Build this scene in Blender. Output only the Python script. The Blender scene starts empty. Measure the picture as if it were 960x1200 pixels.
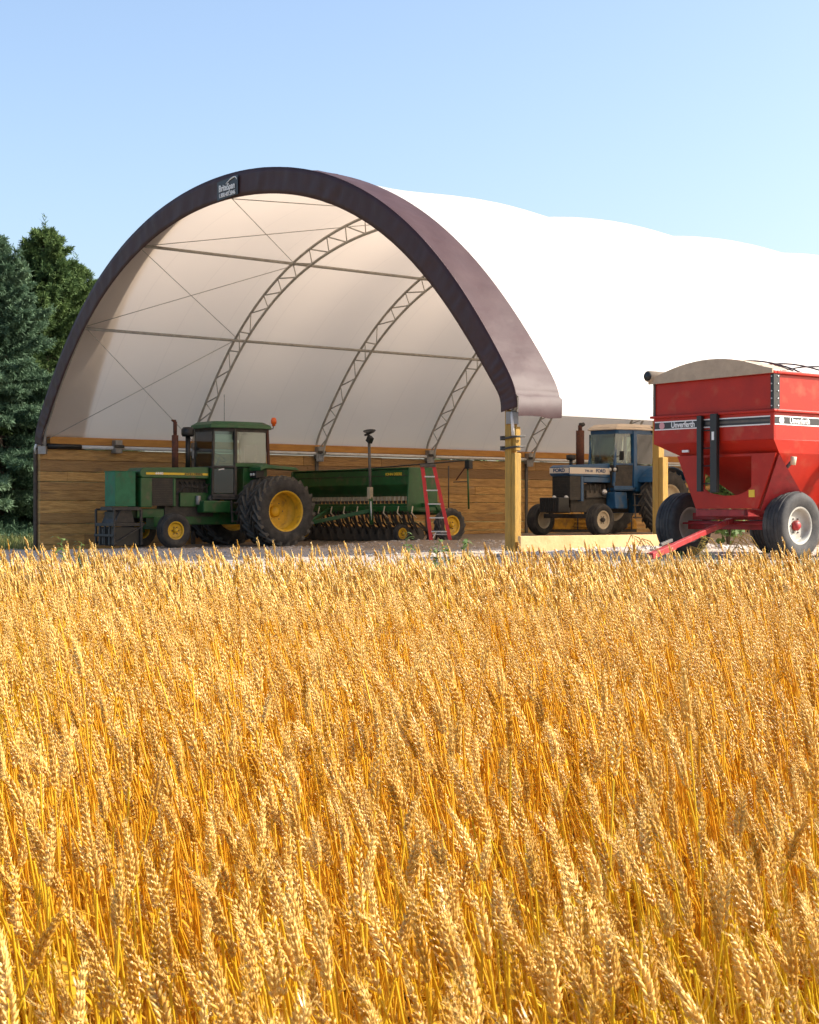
import bpy, bmesh, math, random
import numpy as np
from mathutils import Vector, Matrix
R = math.radians
rnd = random.Random(7)
rng = np.random.default_rng(11)

# ------------------------------------------------------------------ camera, sky, sun, exposure
scene = bpy.context.scene
HC = 1.38                      # camera height above the field
FPX = 1865.0                   # focal length in pixels of the 960x1200 photograph
cam_d = bpy.data.cameras.new('camera'); cam = bpy.data.objects.new('camera', cam_d)
scene.collection.objects.link(cam); scene.camera = cam
cam.location = (0, 0, HC); cam.rotation_euler = (R(90), 0, 0)
cam_d.sensor_fit = 'VERTICAL'; cam_d.sensor_height = 24; cam_d.lens = FPX/1200*24
cam_d.clip_end = 3000; cam_d.clip_start = 0.05
cam_d.dof.use_dof = True; cam_d.dof.focus_distance = 6.5; cam_d.dof.aperture_fstop = 22

SUN_AZ, SUN_EL = 2.0, 37.0     # azimuth measured from +X towards +Y
w = bpy.data.worlds.new('World'); scene.world = w; w.use_nodes = True
nt = w.node_tree; bg = nt.nodes['Background']
sky = nt.nodes.new('ShaderNodeTexSky'); sky.sky_type = 'NISHITA'; sky.sun_disc = False
sky.sun_elevation = R(SUN_EL); sky.sun_rotation = R(90-SUN_AZ)
sky.air_density = 1.0; sky.dust_density = 3.0; sky.ozone_density = 1.6
nt.links.new(sky.outputs[0], bg.inputs[0]); bg.inputs[1].default_value = 0.15
sd = bpy.data.lights.new('sun', 'SUN'); sd.energy = 5.0; sd.angle = R(0.5); sd.color = (1, .93, .82)
so = bpy.data.objects.new('sun', sd); scene.collection.objects.link(so)
sdir = Vector((math.cos(R(SUN_AZ))*math.cos(R(SUN_EL)), math.sin(R(SUN_AZ))*math.cos(R(SUN_EL)), math.sin(R(SUN_EL))))
so.rotation_euler = sdir.to_track_quat('Z', 'Y').to_euler(); so.location = (30, 0, 40)
scene.view_settings.view_transform = 'Standard'; scene.view_settings.look = 'None'
scene.view_settings.gamma = 1; scene.view_settings.exposure = 0.9
scene.cycles.max_bounces = 8; scene.cycles.transparent_max_bounces = 12
scene.cycles.transmission_bounces = 4; scene.cycles.diffuse_bounces = 4

# ------------------------------------------------------------------ materials
def mat(name, col, rough=.7, metal=0, spec=.5, var=0, vscale=5, var2=None, bump=0, bscale=30, transl=0, tcol=None, attr=None, coat=0, dirt=None, stretch=None):
    m = bpy.data.materials.new(name); m.use_nodes = True
    n = m.node_tree.nodes; l = m.node_tree.links; b = n['Principled BSDF']; out = n['Material Output']
    b.inputs['Roughness'].default_value = rough; b.inputs['Metallic'].default_value = metal
    b.inputs['Specular IOR Level'].default_value = spec
    b.inputs['Coat Weight'].default_value = coat
    tc = n.new('ShaderNodeTexCoord'); mp = n.new('ShaderNodeMapping'); l.new(tc.outputs['Object'], mp.inputs[0])
    if stretch: mp.inputs['Scale'].default_value = stretch
    cs = None
    def mix(a, bcol, fac):
        x = n.new('ShaderNodeMix'); x.data_type = 'RGBA'; x.clamp_factor = True
        if isinstance(a, tuple): x.inputs[6].default_value = (*a, 1)
        else: l.new(a, x.inputs[6])
        if isinstance(bcol, tuple): x.inputs[7].default_value = (*bcol, 1)
        else: l.new(bcol, x.inputs[7])
        l.new(fac, x.inputs[0]); return x.outputs[2]
    def ramp(src, lo, hi):
        r_ = n.new('ShaderNodeMapRange'); l.new(src, r_.inputs[0]); r_.inputs[1].default_value = lo; r_.inputs[2].default_value = hi
        return r_.outputs[0]
    cur = tuple(col)
    if var or var2:
        nz = n.new('ShaderNodeTexNoise'); l.new(mp.outputs[0], nz.inputs[0]); nz.inputs['Scale'].default_value = vscale; nz.inputs['Detail'].default_value = 6; nz.inputs['Roughness'].default_value = .65
        c2 = tuple(var2) if var2 else tuple(max(0, c*(1-var)) for c in col)
        cur = mix(cur, c2, ramp(nz.outputs[0], .38, .68))
    if attr:
        at = n.new('ShaderNodeAttribute'); at.attribute_name = 'tone'
        cur = mix(cur, tuple(attr), at.outputs['Fac'])
    if dirt:
        nz2 = n.new('ShaderNodeTexNoise'); l.new(mp.outputs[0], nz2.inputs[0]); nz2.inputs['Scale'].default_value = dirt[1]; nz2.inputs['Detail'].default_value = 8
        cur = mix(cur, dirt[0], ramp(nz2.outputs[0], dirt[2], dirt[2]+.25))
    if isinstance(cur, tuple): b.inputs['Base Color'].default_value = (*cur, 1)
    else: l.new(cur, b.inputs['Base Color'])
    if bump:
        nb = n.new('ShaderNodeTexNoise'); l.new(mp.outputs[0], nb.inputs[0]); nb.inputs['Scale'].default_value = bscale; nb.inputs['Detail'].default_value = 5
        bp = n.new('ShaderNodeBump'); bp.inputs['Strength'].default_value = bump; bp.inputs['Distance'].default_value = .03
        l.new(nb.outputs[0], bp.inputs['Height']); l.new(bp.outputs[0], b.inputs['Normal'])
    if transl:
        t = n.new('ShaderNodeBsdfTranslucent')
        if tcol: t.inputs[0].default_value = (*tcol, 1)
        elif isinstance(cur, tuple): t.inputs[0].default_value = (*cur, 1)
        else: l.new(cur, t.inputs[0])
        mx = n.new('ShaderNodeMixShader'); mx.inputs[0].default_value = transl
        l.new(b.outputs[0], mx.inputs[1]); l.new(t.outputs[0], mx.inputs[2]); l.new(mx.outputs[0], out.inputs[0])
    return m
def glass_mat(name, tint, gl=.12, rough=.05):
    m = bpy.data.materials.new(name); m.use_nodes = True
    n = m.node_tree.nodes; l = m.node_tree.links; n.remove(n['Principled BSDF'])
    t = n.new('ShaderNodeBsdfTransparent'); t.inputs[0].default_value = (*tint, 1)
    g = n.new('ShaderNodeBsdfGlossy'); g.inputs['Roughness'].default_value = rough; g.inputs[0].default_value = (.9, .95, 1, 1)
    fr = n.new('ShaderNodeFresnel'); fr.inputs[0].default_value = 1.5
    ad = n.new('ShaderNodeMath'); ad.operation = 'ADD'; ad.inputs[1].default_value = gl; l.new(fr.outputs[0], ad.inputs[0])
    x = n.new('ShaderNodeMixShader'); l.new(ad.outputs[0], x.inputs[0]); l.new(t.outputs[0], x.inputs[1]); l.new(g.outputs[0], x.inputs[2])
    l.new(x.outputs[0], n['Material Output'].inputs[0]); return m
M = {
 'green': mat('green_paint', (.014,.10,.024), .42, var=.35, vscale=3, dirt=((.10,.085,.05),4,.56), coat=.15),
 'oldgreen': mat('faded_green_paint', (.022,.17,.075), .6, var=.3, vscale=4, dirt=((.07,.09,.05),5,.55)),
 'yellow': mat('yellow_paint', (.72,.43,.02), .5, var=.3, vscale=6, dirt=((.2,.13,.05),6,.6)),
 'orangeyellow': mat('orange_yellow_paint', (.62,.30,.02), .55, var=.5, vscale=4, dirt=((.12,.07,.03),5,.5)),
 'tyre': mat('tyre_rubber', (.022,.022,.023), .78, var2=(.06,.055,.05), vscale=5, bump=.2, bscale=60, dirt=((.11,.095,.075),2.5,.62)),
 'lug': mat('tyre_lug_rubber', (.06,.058,.052), .7, var2=(.10,.09,.075), vscale=6),
 'dark': mat('dark_metal', (.025,.024,.022), .6, var2=(.06,.05,.04), vscale=8),
 'greydark': mat('weathered_steel', (.075,.072,.065), .65, var2=(.12,.10,.08), vscale=7),
 'rust': mat('rusty_pipe', (.11,.035,.018), .8, var2=(.05,.022,.015), vscale=14, bump=.3, bscale=50),
 'black': mat('black_plastic', (.012,.012,.012), .45),
 'steel': mat('galvanised_pipe', (.33,.32,.30), .5, .55, var=.3, vscale=9),
 'trusssteel': mat('galvanised_truss', (.42,.40,.35), .6, .15, var=.3, vscale=6),
 'white': mat('white_paint', (.72,.70,.66), .55, var=.15, vscale=5, dirt=((.35,.30,.22),5,.62)),
 'greyrim': mat('grey_rim_paint', (.42,.41,.36), .6, var=.2, vscale=5, dirt=((.25,.20,.14),5,.55)),
 'cream': mat('cream_rim_paint', (.62,.52,.36), .6, var=.3, vscale=6),
 'beige': mat('beige_roof_panel', (.66,.56,.45), .7, var=.12, vscale=4),
 'blue': mat('blue_paint', (.014,.085,.21), .42, var=.35, vscale=3, dirt=((.10,.10,.09),4,.57), coat=.15),
 'red': mat('red_paint', (.43,.018,.006), .44, spec=.3, var2=(.34,.014,.006), vscale=2.2, dirt=((.40,.08,.04),3,.57)),
 'redframe': mat('red_frame_paint', (.36,.018,.02), .5, var=.4, vscale=5, dirt=((.16,.07,.05),6,.55)),
 'ladder': mat('red_fibreglass', (.55,.02,.02), .45, var=.25, vscale=6),
 'alu': mat('aluminium', (.62,.62,.62), .4, .6),
 'tarp': mat('beige_tarpaulin', (.47,.36,.25), .85, var=.18, vscale=6, bump=.25, bscale=12),
 'amber': mat('amber_lens', (.75,.12,.01), .3),
 'lamp': mat('lamp_lens', (.75,.75,.72), .2),
 'decal': mat('decal_black', (.02,.02,.022), .45),
 'decalw': mat('decal_white', (.78,.77,.74), .5),
 'decaly': mat('decal_yellow', (.75,.50,.03), .5),
 'decalc': mat('decal_cream', (.66,.60,.52), .5),
 'decalb': mat('decal_blue', (.02,.06,.16), .5),
 'pink': mat('decal_pale_red', (.65,.30,.30), .5),
 'glass': glass_mat('cab_glass', (.72,.82,.76), .08),
 'glassblue': glass_mat('door_glass', (.22,.28,.33), .06, .15),
 'seat': mat('seat_vinyl', (.03,.025,.02), .6),
 'postwood': mat('treated_post_wood', (.44,.25,.04), .75, var2=(.28,.17,.035), vscale=6, stretch=(6,6,.7), bump=.35, bscale=14, dirt=((.25,.24,.09),2,.62)),
 'board': mat('pale_base_board', (.66,.42,.20), .75, var2=(.56,.33,.14), vscale=4, bump=.2, bscale=20, dirt=((.40,.24,.10),3,.68)),
 'plank': mat('timber_planks', (.68,.40,.13), .8, var2=(.38,.20,.06), vscale=3.4, stretch=(.6,.6,4), bump=.8, bscale=7, attr=(.24,.14,.06), dirt=((.16,.10,.055),2.6,.56)),
 'ribbon': mat('orange_top_board', (.50,.24,.05), .75, var2=(.36,.16,.035), vscale=3, stretch=(.6,.6,4)),
 'fascia': mat('brown_vinyl', (.056,.027,.027), .55, spec=.25, var2=(.048,.023,.023), vscale=2, bump=.55, bscale=2.2, stretch=(1,1,.5)),
 'needle': mat('spruce_needles', (.030,.066,.022), .8, spec=.2, attr=(.13,.19,.06), transl=.2),
 'needleblue': mat('blue_spruce_needles', (.034,.076,.040), .8, spec=.2, attr=(.15,.225,.13), transl=.2),
 'bark': mat('bark', (.09,.06,.04), .9, var=.5, vscale=8),
 'leaf': mat('weed_leaf', (.075,.14,.03), .7, attr=(.14,.20,.05), transl=.3),
 'dryweed': mat('dry_weed', (.36,.25,.06), .8, attr=(.22,.22,.05), transl=.2),
 'grass': mat('short_grass', (.07,.12,.025), .8, attr=(.30,.25,.09), transl=.25),
 'stone': mat('pale_stone', (.62,.53,.44), .9, var2=(.44,.37,.31), vscale=9, attr=(.34,.30,.27)),
 'wood_far': mat('far_tree_leaves', (.05,.085,.03), .9, attr=(.08,.12,.04)),
}
# wheat
def wheat_mat(name, c1, c2, tr, trc, rough, green=None):
    m = bpy.data.materials.new(name); m.use_nodes = True
    n = m.node_tree.nodes; l = m.node_tree.links; b = n['Principled BSDF']
    at = n.new('ShaderNodeAttribute'); at.attribute_name = 'tone'
    mx = n.new('ShaderNodeMix'); mx.data_type = 'RGBA'; mx.inputs[6].default_value = (*c1,1); mx.inputs[7].default_value = (*c2,1); l.new(at.outputs['Fac'], mx.inputs[0])
    cur = mx.outputs[2]
    if green:
        tc = n.new('ShaderNodeTexCoord'); nz = n.new('ShaderNodeTexNoise'); l.new(tc.outputs['Object'], nz.inputs[0]); nz.inputs['Scale'].default_value = .55; nz.inputs['Detail'].default_value = 3
        mr = n.new('ShaderNodeMapRange'); l.new(nz.outputs[0], mr.inputs[0]); mr.inputs[1].default_value = .52; mr.inputs[2].default_value = .68; mr.inputs[4].default_value = .62
        m2 = n.new('ShaderNodeMix'); m2.data_type = 'RGBA'; l.new(mr.outputs[0], m2.inputs[0]); l.new(cur, m2.inputs[6]); m2.inputs[7].default_value = (*green,1); cur = m2.outputs[2]
    l.new(cur, b.inputs['Base Color']); b.inputs['Roughness'].default_value = rough; b.inputs['Specular IOR Level'].default_value = .45
    t = n.new('ShaderNodeBsdfTranslucent'); mt = n.new('ShaderNodeMix'); mt.data_type = 'RGBA'; mt.inputs[0].default_value = .5; l.new(cur, mt.inputs[6]); mt.inputs[7].default_value = (*trc,1); l.new(mt.outputs[2], t.inputs[0])
    s = n.new('ShaderNodeMixShader'); s.inputs[0].default_value = tr; l.new(b.outputs[0], s.inputs[1]); l.new(t.outputs[0], s.inputs[2]); l.new(s.outputs[0], n['Material Output'].inputs[0])
    return m
M['head'] = wheat_mat('wheat_ear', (.50,.25,.016), (.90,.66,.22), .22, (.95,.52,.02), .30)
M['straw'] = wheat_mat('wheat_straw', (.60,.27,.006), (.86,.53,.05), .28, (1.0,.50,.006), .30, green=(.55,.50,.02))

# fabric: translucent membrane with welded seams
def fabric():
    m = bpy.data.materials.new('white_membrane'); m.use_nodes = True
    n = m.node_tree.nodes; l = m.node_tree.links; b = n['Principled BSDF']
    at = n.new('ShaderNodeAttribute'); at.attribute_name = 'along'
    def M_(op, a, c):
        x = n.new('ShaderNodeMath'); x.operation = op
        if hasattr(a, 'links'): l.new(a, x.inputs[0])
        else: x.inputs[0].default_value = a
        x.inputs[1].default_value = c; return x.outputs[0]
    fr = M_('FRACT', M_('DIVIDE', at.outputs['Fac'], 1.36), 0)
    seam = M_('LESS_THAN', fr, .022)
    tc = n.new('ShaderNodeTexCoord'); nz = n.new('ShaderNodeTexNoise'); l.new(tc.outputs['Object'], nz.inputs[0]); nz.inputs['Scale'].default_value = 1.1; nz.inputs['Detail'].default_value = 5
    c = n.new('ShaderNodeMix'); c.data_type = 'RGBA'; c.inputs[6].default_value = (.80,.77,.73,1); c.inputs[7].default_value = (.74,.70,.65,1); l.new(nz.outputs[0], c.inputs[0])
    l.new(c.outputs[2], b.inputs['Base Color']); b.inputs['Roughness'].default_value = .5; b.inputs['Specular IOR Level'].default_value = .35
    t = n.new('ShaderNodeBsdfTranslucent')
    tcx = n.new('ShaderNodeMix'); tcx.data_type = 'RGBA'; l.new(seam, tcx.inputs[0]); tcx.inputs[6].default_value = (.88,.72,.57,1); tcx.inputs[7].default_value = (.78,.63,.50,1)
    l.new(tcx.outputs[2], t.inputs[0])
    x = n.new('ShaderNodeMixShader'); x.inputs[0].default_value = .38; l.new(b.outputs[0], x.inputs[1]); l.new(t.outputs[0], x.inputs[2]); l.new(x.outputs[0], n['Material Output'].inputs[0])
    return m
M['fabric'] = fabric()

# ground: gravel yard, soil field, grass verge
def ground_mat():
    m = bpy.data.materials.new('ground'); m.use_nodes = True
    n = m.node_tree.nodes; l = m.node_tree.links; b = n['Principled BSDF']; b.inputs['Roughness'].default_value = .95; b.inputs['Specular IOR Level'].default_value = .1
    tc = n.new('ShaderNodeTexCoord')
    def noise(s, d=6):
        x = n.new('ShaderNodeTexNoise'); l.new(tc.outputs['Object'], x.inputs[0]); x.inputs['Scale'].default_value = s; x.inputs['Detail'].default_value = d; return x.outputs[0]
    def mr(s, a, c):
        x = n.new('ShaderNodeMapRange'); l.new(s, x.inputs[0]); x.inputs[1].default_value = a; x.inputs[2].default_value = c; return x.outputs[0]
    def mix(a, c, f):
        x = n.new('ShaderNodeMix'); x.data_type = 'RGBA'; l.new(f, x.inputs[0])
        for i, v in ((6, a), (7, c)):
            if isinstance(v, tuple): x.inputs[i].default_value = (*v, 1)
            else: l.new(v, x.inputs[i])
        return x.outputs[2]
    vo = n.new('ShaderNodeTexVoronoi'); l.new(tc.outputs['Object'], vo.inputs[0]); vo.inputs['Scale'].default_value = 22
    grav = mix((.44,.35,.28), (.60,.50,.41), mr(noise(14), .35, .65))
    grav = mix(grav, (.30,.26,.22), mr(vo.outputs['Distance'], .45, .75))
    grav = mix(grav, (.36,.29,.22), mr(noise(.35), .5, .7))
    grass = mix((.09,.13,.03), (.28,.24,.10), mr(noise(3), .42, .62))
    soil = mix((.11,.055,.013), (.18,.09,.025), mr(noise(9), .4, .6))
    a = n.new('ShaderNodeAttribute'); a.attribute_name = 'zone'; sp = n.new('ShaderNodeSeparateColor'); l.new(a.outputs['Color'], sp.inputs[0])
    cur = mix(grav, grass, sp.outputs[1]); cur = mix(cur, soil, sp.outputs[0])
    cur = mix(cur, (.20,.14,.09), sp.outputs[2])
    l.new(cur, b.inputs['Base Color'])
    bp = n.new('ShaderNodeBump'); bp.inputs['Strength'].default_value = .8; bp.inputs['Distance'].default_value = .04; l.new(noise(30), bp.inputs['Height']); l.new(bp.outputs[0], b.inputs['Normal'])
    return m
M['ground'] = ground_mat()

# ------------------------------------------------------------------ helpers
COL = scene.collection
def tag(o, label=None, cat=None, group=None, kind=None):
    if label: o['label'] = label
    if cat: o['category'] = cat
    if group: o['group'] = group
    if kind: o['kind'] = kind
    return o
def empty(name, loc, az=0, label=None, cat=None, group=None):
    o = bpy.data.objects.new(name, None); COL.objects.link(o); o.empty_display_size = .3
    o.location = loc; o.rotation_euler = (0, 0, R(az)); return tag(o, label, cat, group)
def link_mesh(name, me, parent=None):
    o = bpy.data.objects.new(name, me); COL.objects.link(o)
    if parent: o.parent = parent
    return o
class MB:
    def __init__(s): s.v = []; s.f = []; s.m = []; s.mats = []; s.sm = []
    def _mi(s, mt):
        if mt not in s.mats: s.mats.append(mt)
        return s.mats.index(mt)
    def add(s, vs, fs, mt, smooth=False):
        b = len(s.v); s.v += [tuple(v) for v in vs]; i = s._mi(mt)
        for f in fs: s.f.append(tuple(b+k for k in f)); s.m.append(i); s.sm.append(smooth)
        return s
    def box(s, x0, x1, y0, y1, z0, z1, mt, top=None):
        """top = (x0,x1,y0,y1) of the upper face when it differs"""
        X0,X1,Y0,Y1 = top or (x0,x1,y0,y1)
        vs = [(x0,y0,z0),(x1,y0,z0),(x1,y1,z0),(x0,y1,z0),(X0,Y0,z1),(X1,Y0,z1),(X1,Y1,z1),(X0,Y1,z1)]
        return s.add(vs, [(0,3,2,1),(4,5,6,7),(0,1,5,4),(1,2,6,5),(2,3,7,6),(3,0,4,7)], mt)
    def bar(s, p, q, wd, ht, mt):
        """a rectangular bar from p to q"""
        p, q = Vector(p), Vector(q); d = (q-p).normalized(); up = Vector((0,0,1)) if abs(d.z) < .95 else Vector((1,0,0))
        a = d.cross(up).normalized()*wd/2; c = a.cross(d).normalized()*ht/2
        vs = [p-a-c, p+a-c, p+a+c, p-a+c, q-a-c, q+a-c, q+a+c, q-a+c]
        return s.add(vs, [(0,1,2,3),(7,6,5,4),(0,4,5,1),(1,5,6,2),(2,6,7,3),(3,7,4,0)], mt)
    def tube(s, pts, r, mt, n=8, caps=True):
        pts = [Vector(p) for p in pts]; rs = r if isinstance(r, (list, tuple)) else [r]*len(pts); vs = []; fs = []
        a = None
        for i, p in enumerate(pts):
            d = (pts[min(i+1, len(pts)-1)]-pts[max(i-1, 0)]).normalized()
            if a is None: a = d.orthogonal().normalized()
            a = (a-d*a.dot(d)).normalized(); c = d.cross(a)
            for k in range(n):
                t = 2*math.pi*k/n; vs.append(p+(a*math.cos(t)+c*math.sin(t))*rs[i])
        for i in range(len(pts)-1):
            for k in range(n):
                k2 = (k+1) % n; fs.append((i*n+k, i*n+k2, (i+1)*n+k2, (i+1)*n+k))
        if caps: fs.append(tuple(range(n))[::-1]); fs.append(tuple((len(pts)-1)*n+k for k in range(n)))
        return s.add(vs, fs, mt, True)
    def lathe(s, prof, o, axis, mt, n=28, smooth=True, close=True):
        """prof = [(radius, distance along the axis)]"""
        o = Vector(o); ax = Vector(axis).normalized(); a = ax.orthogonal().normalized(); c = ax.cross(a); vs = []; fs = []
        for rr, d in prof:
            for k in range(n):
                t = 2*math.pi*k/n; vs.append(o+ax*d+(a*math.cos(t)+c*math.sin(t))*max(rr, 1e-4))
        for i in range(len(prof)-1):
            for k in range(n):
                k2 = (k+1) % n; fs.append((i*n+k, i*n+k2, (i+1)*n+k2, (i+1)*n+k))
        return s.add(vs, fs, mt, smooth)
    def prism(s, poly, y0, y1, mt, ax='y'):
        """poly in (x,z), extruded along y (ax='y'), or in (y,z) along x (ax='x')"""
        n = len(poly); vs = []
        for yy in (y0, y1):
            for p in poly: vs.append((p[0], yy, p[1]) if ax == 'y' else (yy, p[0], p[1]))
        fs = [tuple(range(n)), tuple(range(2*n-1, n-1, -1))]+[(i, i+n, (i+1) % n+n, (i+1) % n) for i in range(n)]
        return s.add(vs, fs, mt)
    def slab(s, poly, z0, z1, mt, k=1.0):
        """plan polygon (x,y) between z0 and z1, upper face scaled by k about its centre"""
        n = len(poly); cx = sum(p[0] for p in poly)/n; cy = sum(p[1] for p in poly)/n
        vs = [(x, y, z0) for x, y in poly]+[(cx+(x-cx)*k, cy+(y-cy)*k, z1) for x, y in poly]
        return s.add(vs, [tuple(range(n))[::-1], tuple(range(n, 2*n))]+[(i, (i+1) % n, (i+1) % n+n, i+n) for i in range(n)], mt)
    def pane(s, p, q, z0, z1, mt, inset=0):
        """upright glass sheet from plan point p to q"""
        P, Q = Vector((*p, 0)), Vector((*q, 0)); n_ = (Q-P).cross(Vector((0,0,1))).normalized()*.004; vs = []
        for o_ in (n_, -n_):
            for a, z in ((P, z0), (Q, z0), (Q-(Q-P)*inset, z1), (P+(Q-P)*inset, z1)): vs.append((a.x+o_.x, a.y+o_.y, z))
        return s.add(vs, [(0,1,2,3),(7,6,5,4),(0,4,5,1),(1,5,6,2),(2,6,7,3),(3,7,4,0)], mt)
    def build(s, name, parent=None, bevel=0, label=None):
        me = bpy.data.meshes.new(name); me.from_pydata(s.v, [], s.f)
        for mt in s.mats: me.materials.append(M[mt])
        me.polygons.foreach_set('material_index', s.m); me.polygons.foreach_set('use_smooth', s.sm)
        bm = bmesh.new(); bm.from_mesh(me); bmesh.ops.recalc_face_normals(bm, faces=bm.faces); bm.to_mesh(me); bm.free()
        me.update(); o = link_mesh(name, me, parent)
        if bevel:
            md = o.modifiers.new('bevel', 'BEVEL'); md.width = bevel; md.segments = 2; md.limit_method = 'ANGLE'; md.angle_limit = R(35)
            md.harden_normals = False
        if label: o['label'] = label
        return o
def np_mesh(name, V, F, mats, parent=None, tone=None, mi=None, smooth=False, attr='tone'):
    """V (n,3) array, F (m,k) array of equal-sized faces, or a list of such arrays"""
    Fs = F if isinstance(F, list) else [F]
    me = bpy.data.meshes.new(name); me.vertices.add(len(V)); me.vertices.foreach_set('co', V.astype(np.float32).ravel())
    nl = sum(f.size for f in Fs); npoly = sum(len(f) for f in Fs)
    me.loops.add(nl); me.loops.foreach_set('vertex_index', np.concatenate([f.ravel() for f in Fs]).astype(np.int32))
    me.polygons.add(npoly); tot = np.concatenate([np.full(len(f), f.shape[1]) for f in Fs]); st = np.concatenate([[0], np.cumsum(tot)[:-1]])
    me.polygons.foreach_set('loop_start', st.astype(np.int32))
    for k in mats: me.materials.append(M[k])
    if mi is not None: me.polygons.foreach_set('material_index', mi.astype(np.int32))
    me.polygons.foreach_set('use_smooth', np.full(npoly, smooth))
    if tone is not None:
        a = me.attributes.new(attr, 'FLOAT', 'POINT'); a.data.foreach_set('value', tone.astype(np.float32))
    me.update(calc_edges=True); me.validate()
    return link_mesh(name, me, parent)
def text_mesh(name, txt, size, mt, parent, loc, xdir, ydir, depth=.004, bold=.0, sx=1, label=None, align='LEFT'):
    cu = bpy.data.curves.new(name, 'FONT'); cu.body = txt; cu.size = size; cu.extrude = depth; cu.offset = bold; cu.align_x = align; cu.align_y = 'CENTER'
    o = bpy.data.objects.new(name, cu); COL.objects.link(o)
    dg = bpy.context.evaluated_depsgraph_get(); dg.update()
    me = bpy.data.meshes.new_from_object(o.evaluated_get(dg)); bpy.data.objects.remove(o)
    X = Vector(xdir).normalized(); Y = Vector(ydir).normalized(); Z = X.cross(Y)
    mtx = Matrix((X*sx, Y, Z)).transposed().to_4x4(); mtx.translation = Vector(loc)
    me.transform(mtx); me.materials.clear(); me.materials.append(M[mt]); me.name = name
    r = link_mesh(name, me, parent)
    if label: r['label'] = label
    return r

# ------------------------------------------------------------------ ground
K = 1.12; PSI = .676
AX = np.array([math.cos(PSI), math.sin(PSI)]); GD = np.array([math.sin(PSI), -math.cos(PSI)])
B0 = np.array([-8.40*K, 36*K])
BW = 16.0*K
def B(u, t, z=0):
    """building coordinates: u across from the left wall, t along the shed, z above the camera"""
    return (B0[0]+GD[0]*u+AX[0]*t, B0[1]+GD[1]*u+AX[1]*t, HC+z)
CP = np.array([(-9.4,40.3,-.975),(-5,38.9,-.875),(-3.2,40,-.86),(.84,39,-.70),(1.4,41,-.73),(5.2,43.3,-.62),(6.4,45.2,-.62),(1.8,26.3,-.70),(3.0,27.5,-.66),(4.3,28.2,-.64),(5.6,23.15,-.685),(4.2,24.7,-.68),(4.91,23.94,-.68),(6.7,26.0,-.68),(3.2,21.4,-.70),(-6,24,-.93),(-12,26,-1.0),(0,22,-.75),(8,21,-.74),(-2,30,-.80),(-20,40,-1.0),(-14,60,-.9),(20,60,-.7),(14,34,-.75),(0,60,-.7)])
def zg(x, y):
    """ground height (world z) for arrays"""
    x = np.asarray(x, float); y = np.asarray(y, float); num = 0; den = 0
    for px, py, pz in CP:
        d2 = (x-px)**2+(y-py)**2+.25; ww = 1/d2**1.6; num = num+ww*pz; den = den+ww
    yard = HC+num/den
    s = np.clip((y-14.2-.35*np.sin(x*.4))/(4.6), 0, 1); s = s*s*(3-2*s)
    return yard*s+0*(1-s)
def zg1(x, y): return float(zg(np.array([x]), np.array([y]))[0])
def grid_axis(parts):
    out = []
    for a, b_, n_ in parts: out += list(np.linspace(a, b_, n_, endpoint=False))
    return np.array(out+[parts[-1][1]])
gx = grid_axis([(-1500,-200,8),(-200,-40,12),(-40,-16,24),(-16,18,136),(18,50,24),(50,200,12),(200,1500,8)])
gy = grid_axis([(-300,-20,8),(-20,14,34),(14,48,150),(48,80,24),(80,250,14),(250,2500,10)])
GX, GY = np.meshgrid(gx, gy); Zt = zg(GX, GY)
lump = (np.sin(GX*2.1+GY*.7)*np.sin(GY*1.7-GX*.5)+np.sin(GX*5.3)*np.sin(GY*4.1+1))*.012
Zt = Zt+np.where((GY > 16) & (GY < 60), lump, 0)
V = np.stack([GX.ravel(), GY.ravel(), Zt.ravel()], 1)
nx, ny = len(gx), len(gy)
I, J = np.meshgrid(np.arange(nx-1), np.arange(ny-1)); a0 = (J*nx+I).ravel()
gr = np_mesh('ground', V, np.stack([a0, a0+1, a0+nx+1, a0+nx], 1), ['ground'], smooth=True); tag(gr, kind='structure')
X_, Y_ = GX.ravel(), GY.ravel()
soil = np.clip((15.8-Y_)/1.2, 0, 1)
verge = np.clip(1-np.abs(Y_-17.0)/1.9, 0, 1)*np.clip((X_-2.5)/3, 0.12, 1)
relx, rely = X_-B0[0], Y_-B0[1]; pu_ = relx*GD[0]+rely*GD[1]; pt_ = relx*AX[0]+rely*AX[1]
behind = np.clip((-pu_-1.0)/1.0, 0, 1)+np.clip((Y_-75)/10, 0, 1)+np.clip((pu_-BW-9)/3, 0, 1)*np.clip((Y_-30)/5,0,1)
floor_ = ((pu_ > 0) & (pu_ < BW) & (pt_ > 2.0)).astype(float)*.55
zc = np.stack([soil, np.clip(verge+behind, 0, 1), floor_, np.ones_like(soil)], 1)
ca = gr.data.color_attributes.new('zone', 'FLOAT_COLOR', 'POINT'); ca.data.foreach_set('color', zc.astype(np.float32).ravel())

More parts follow.
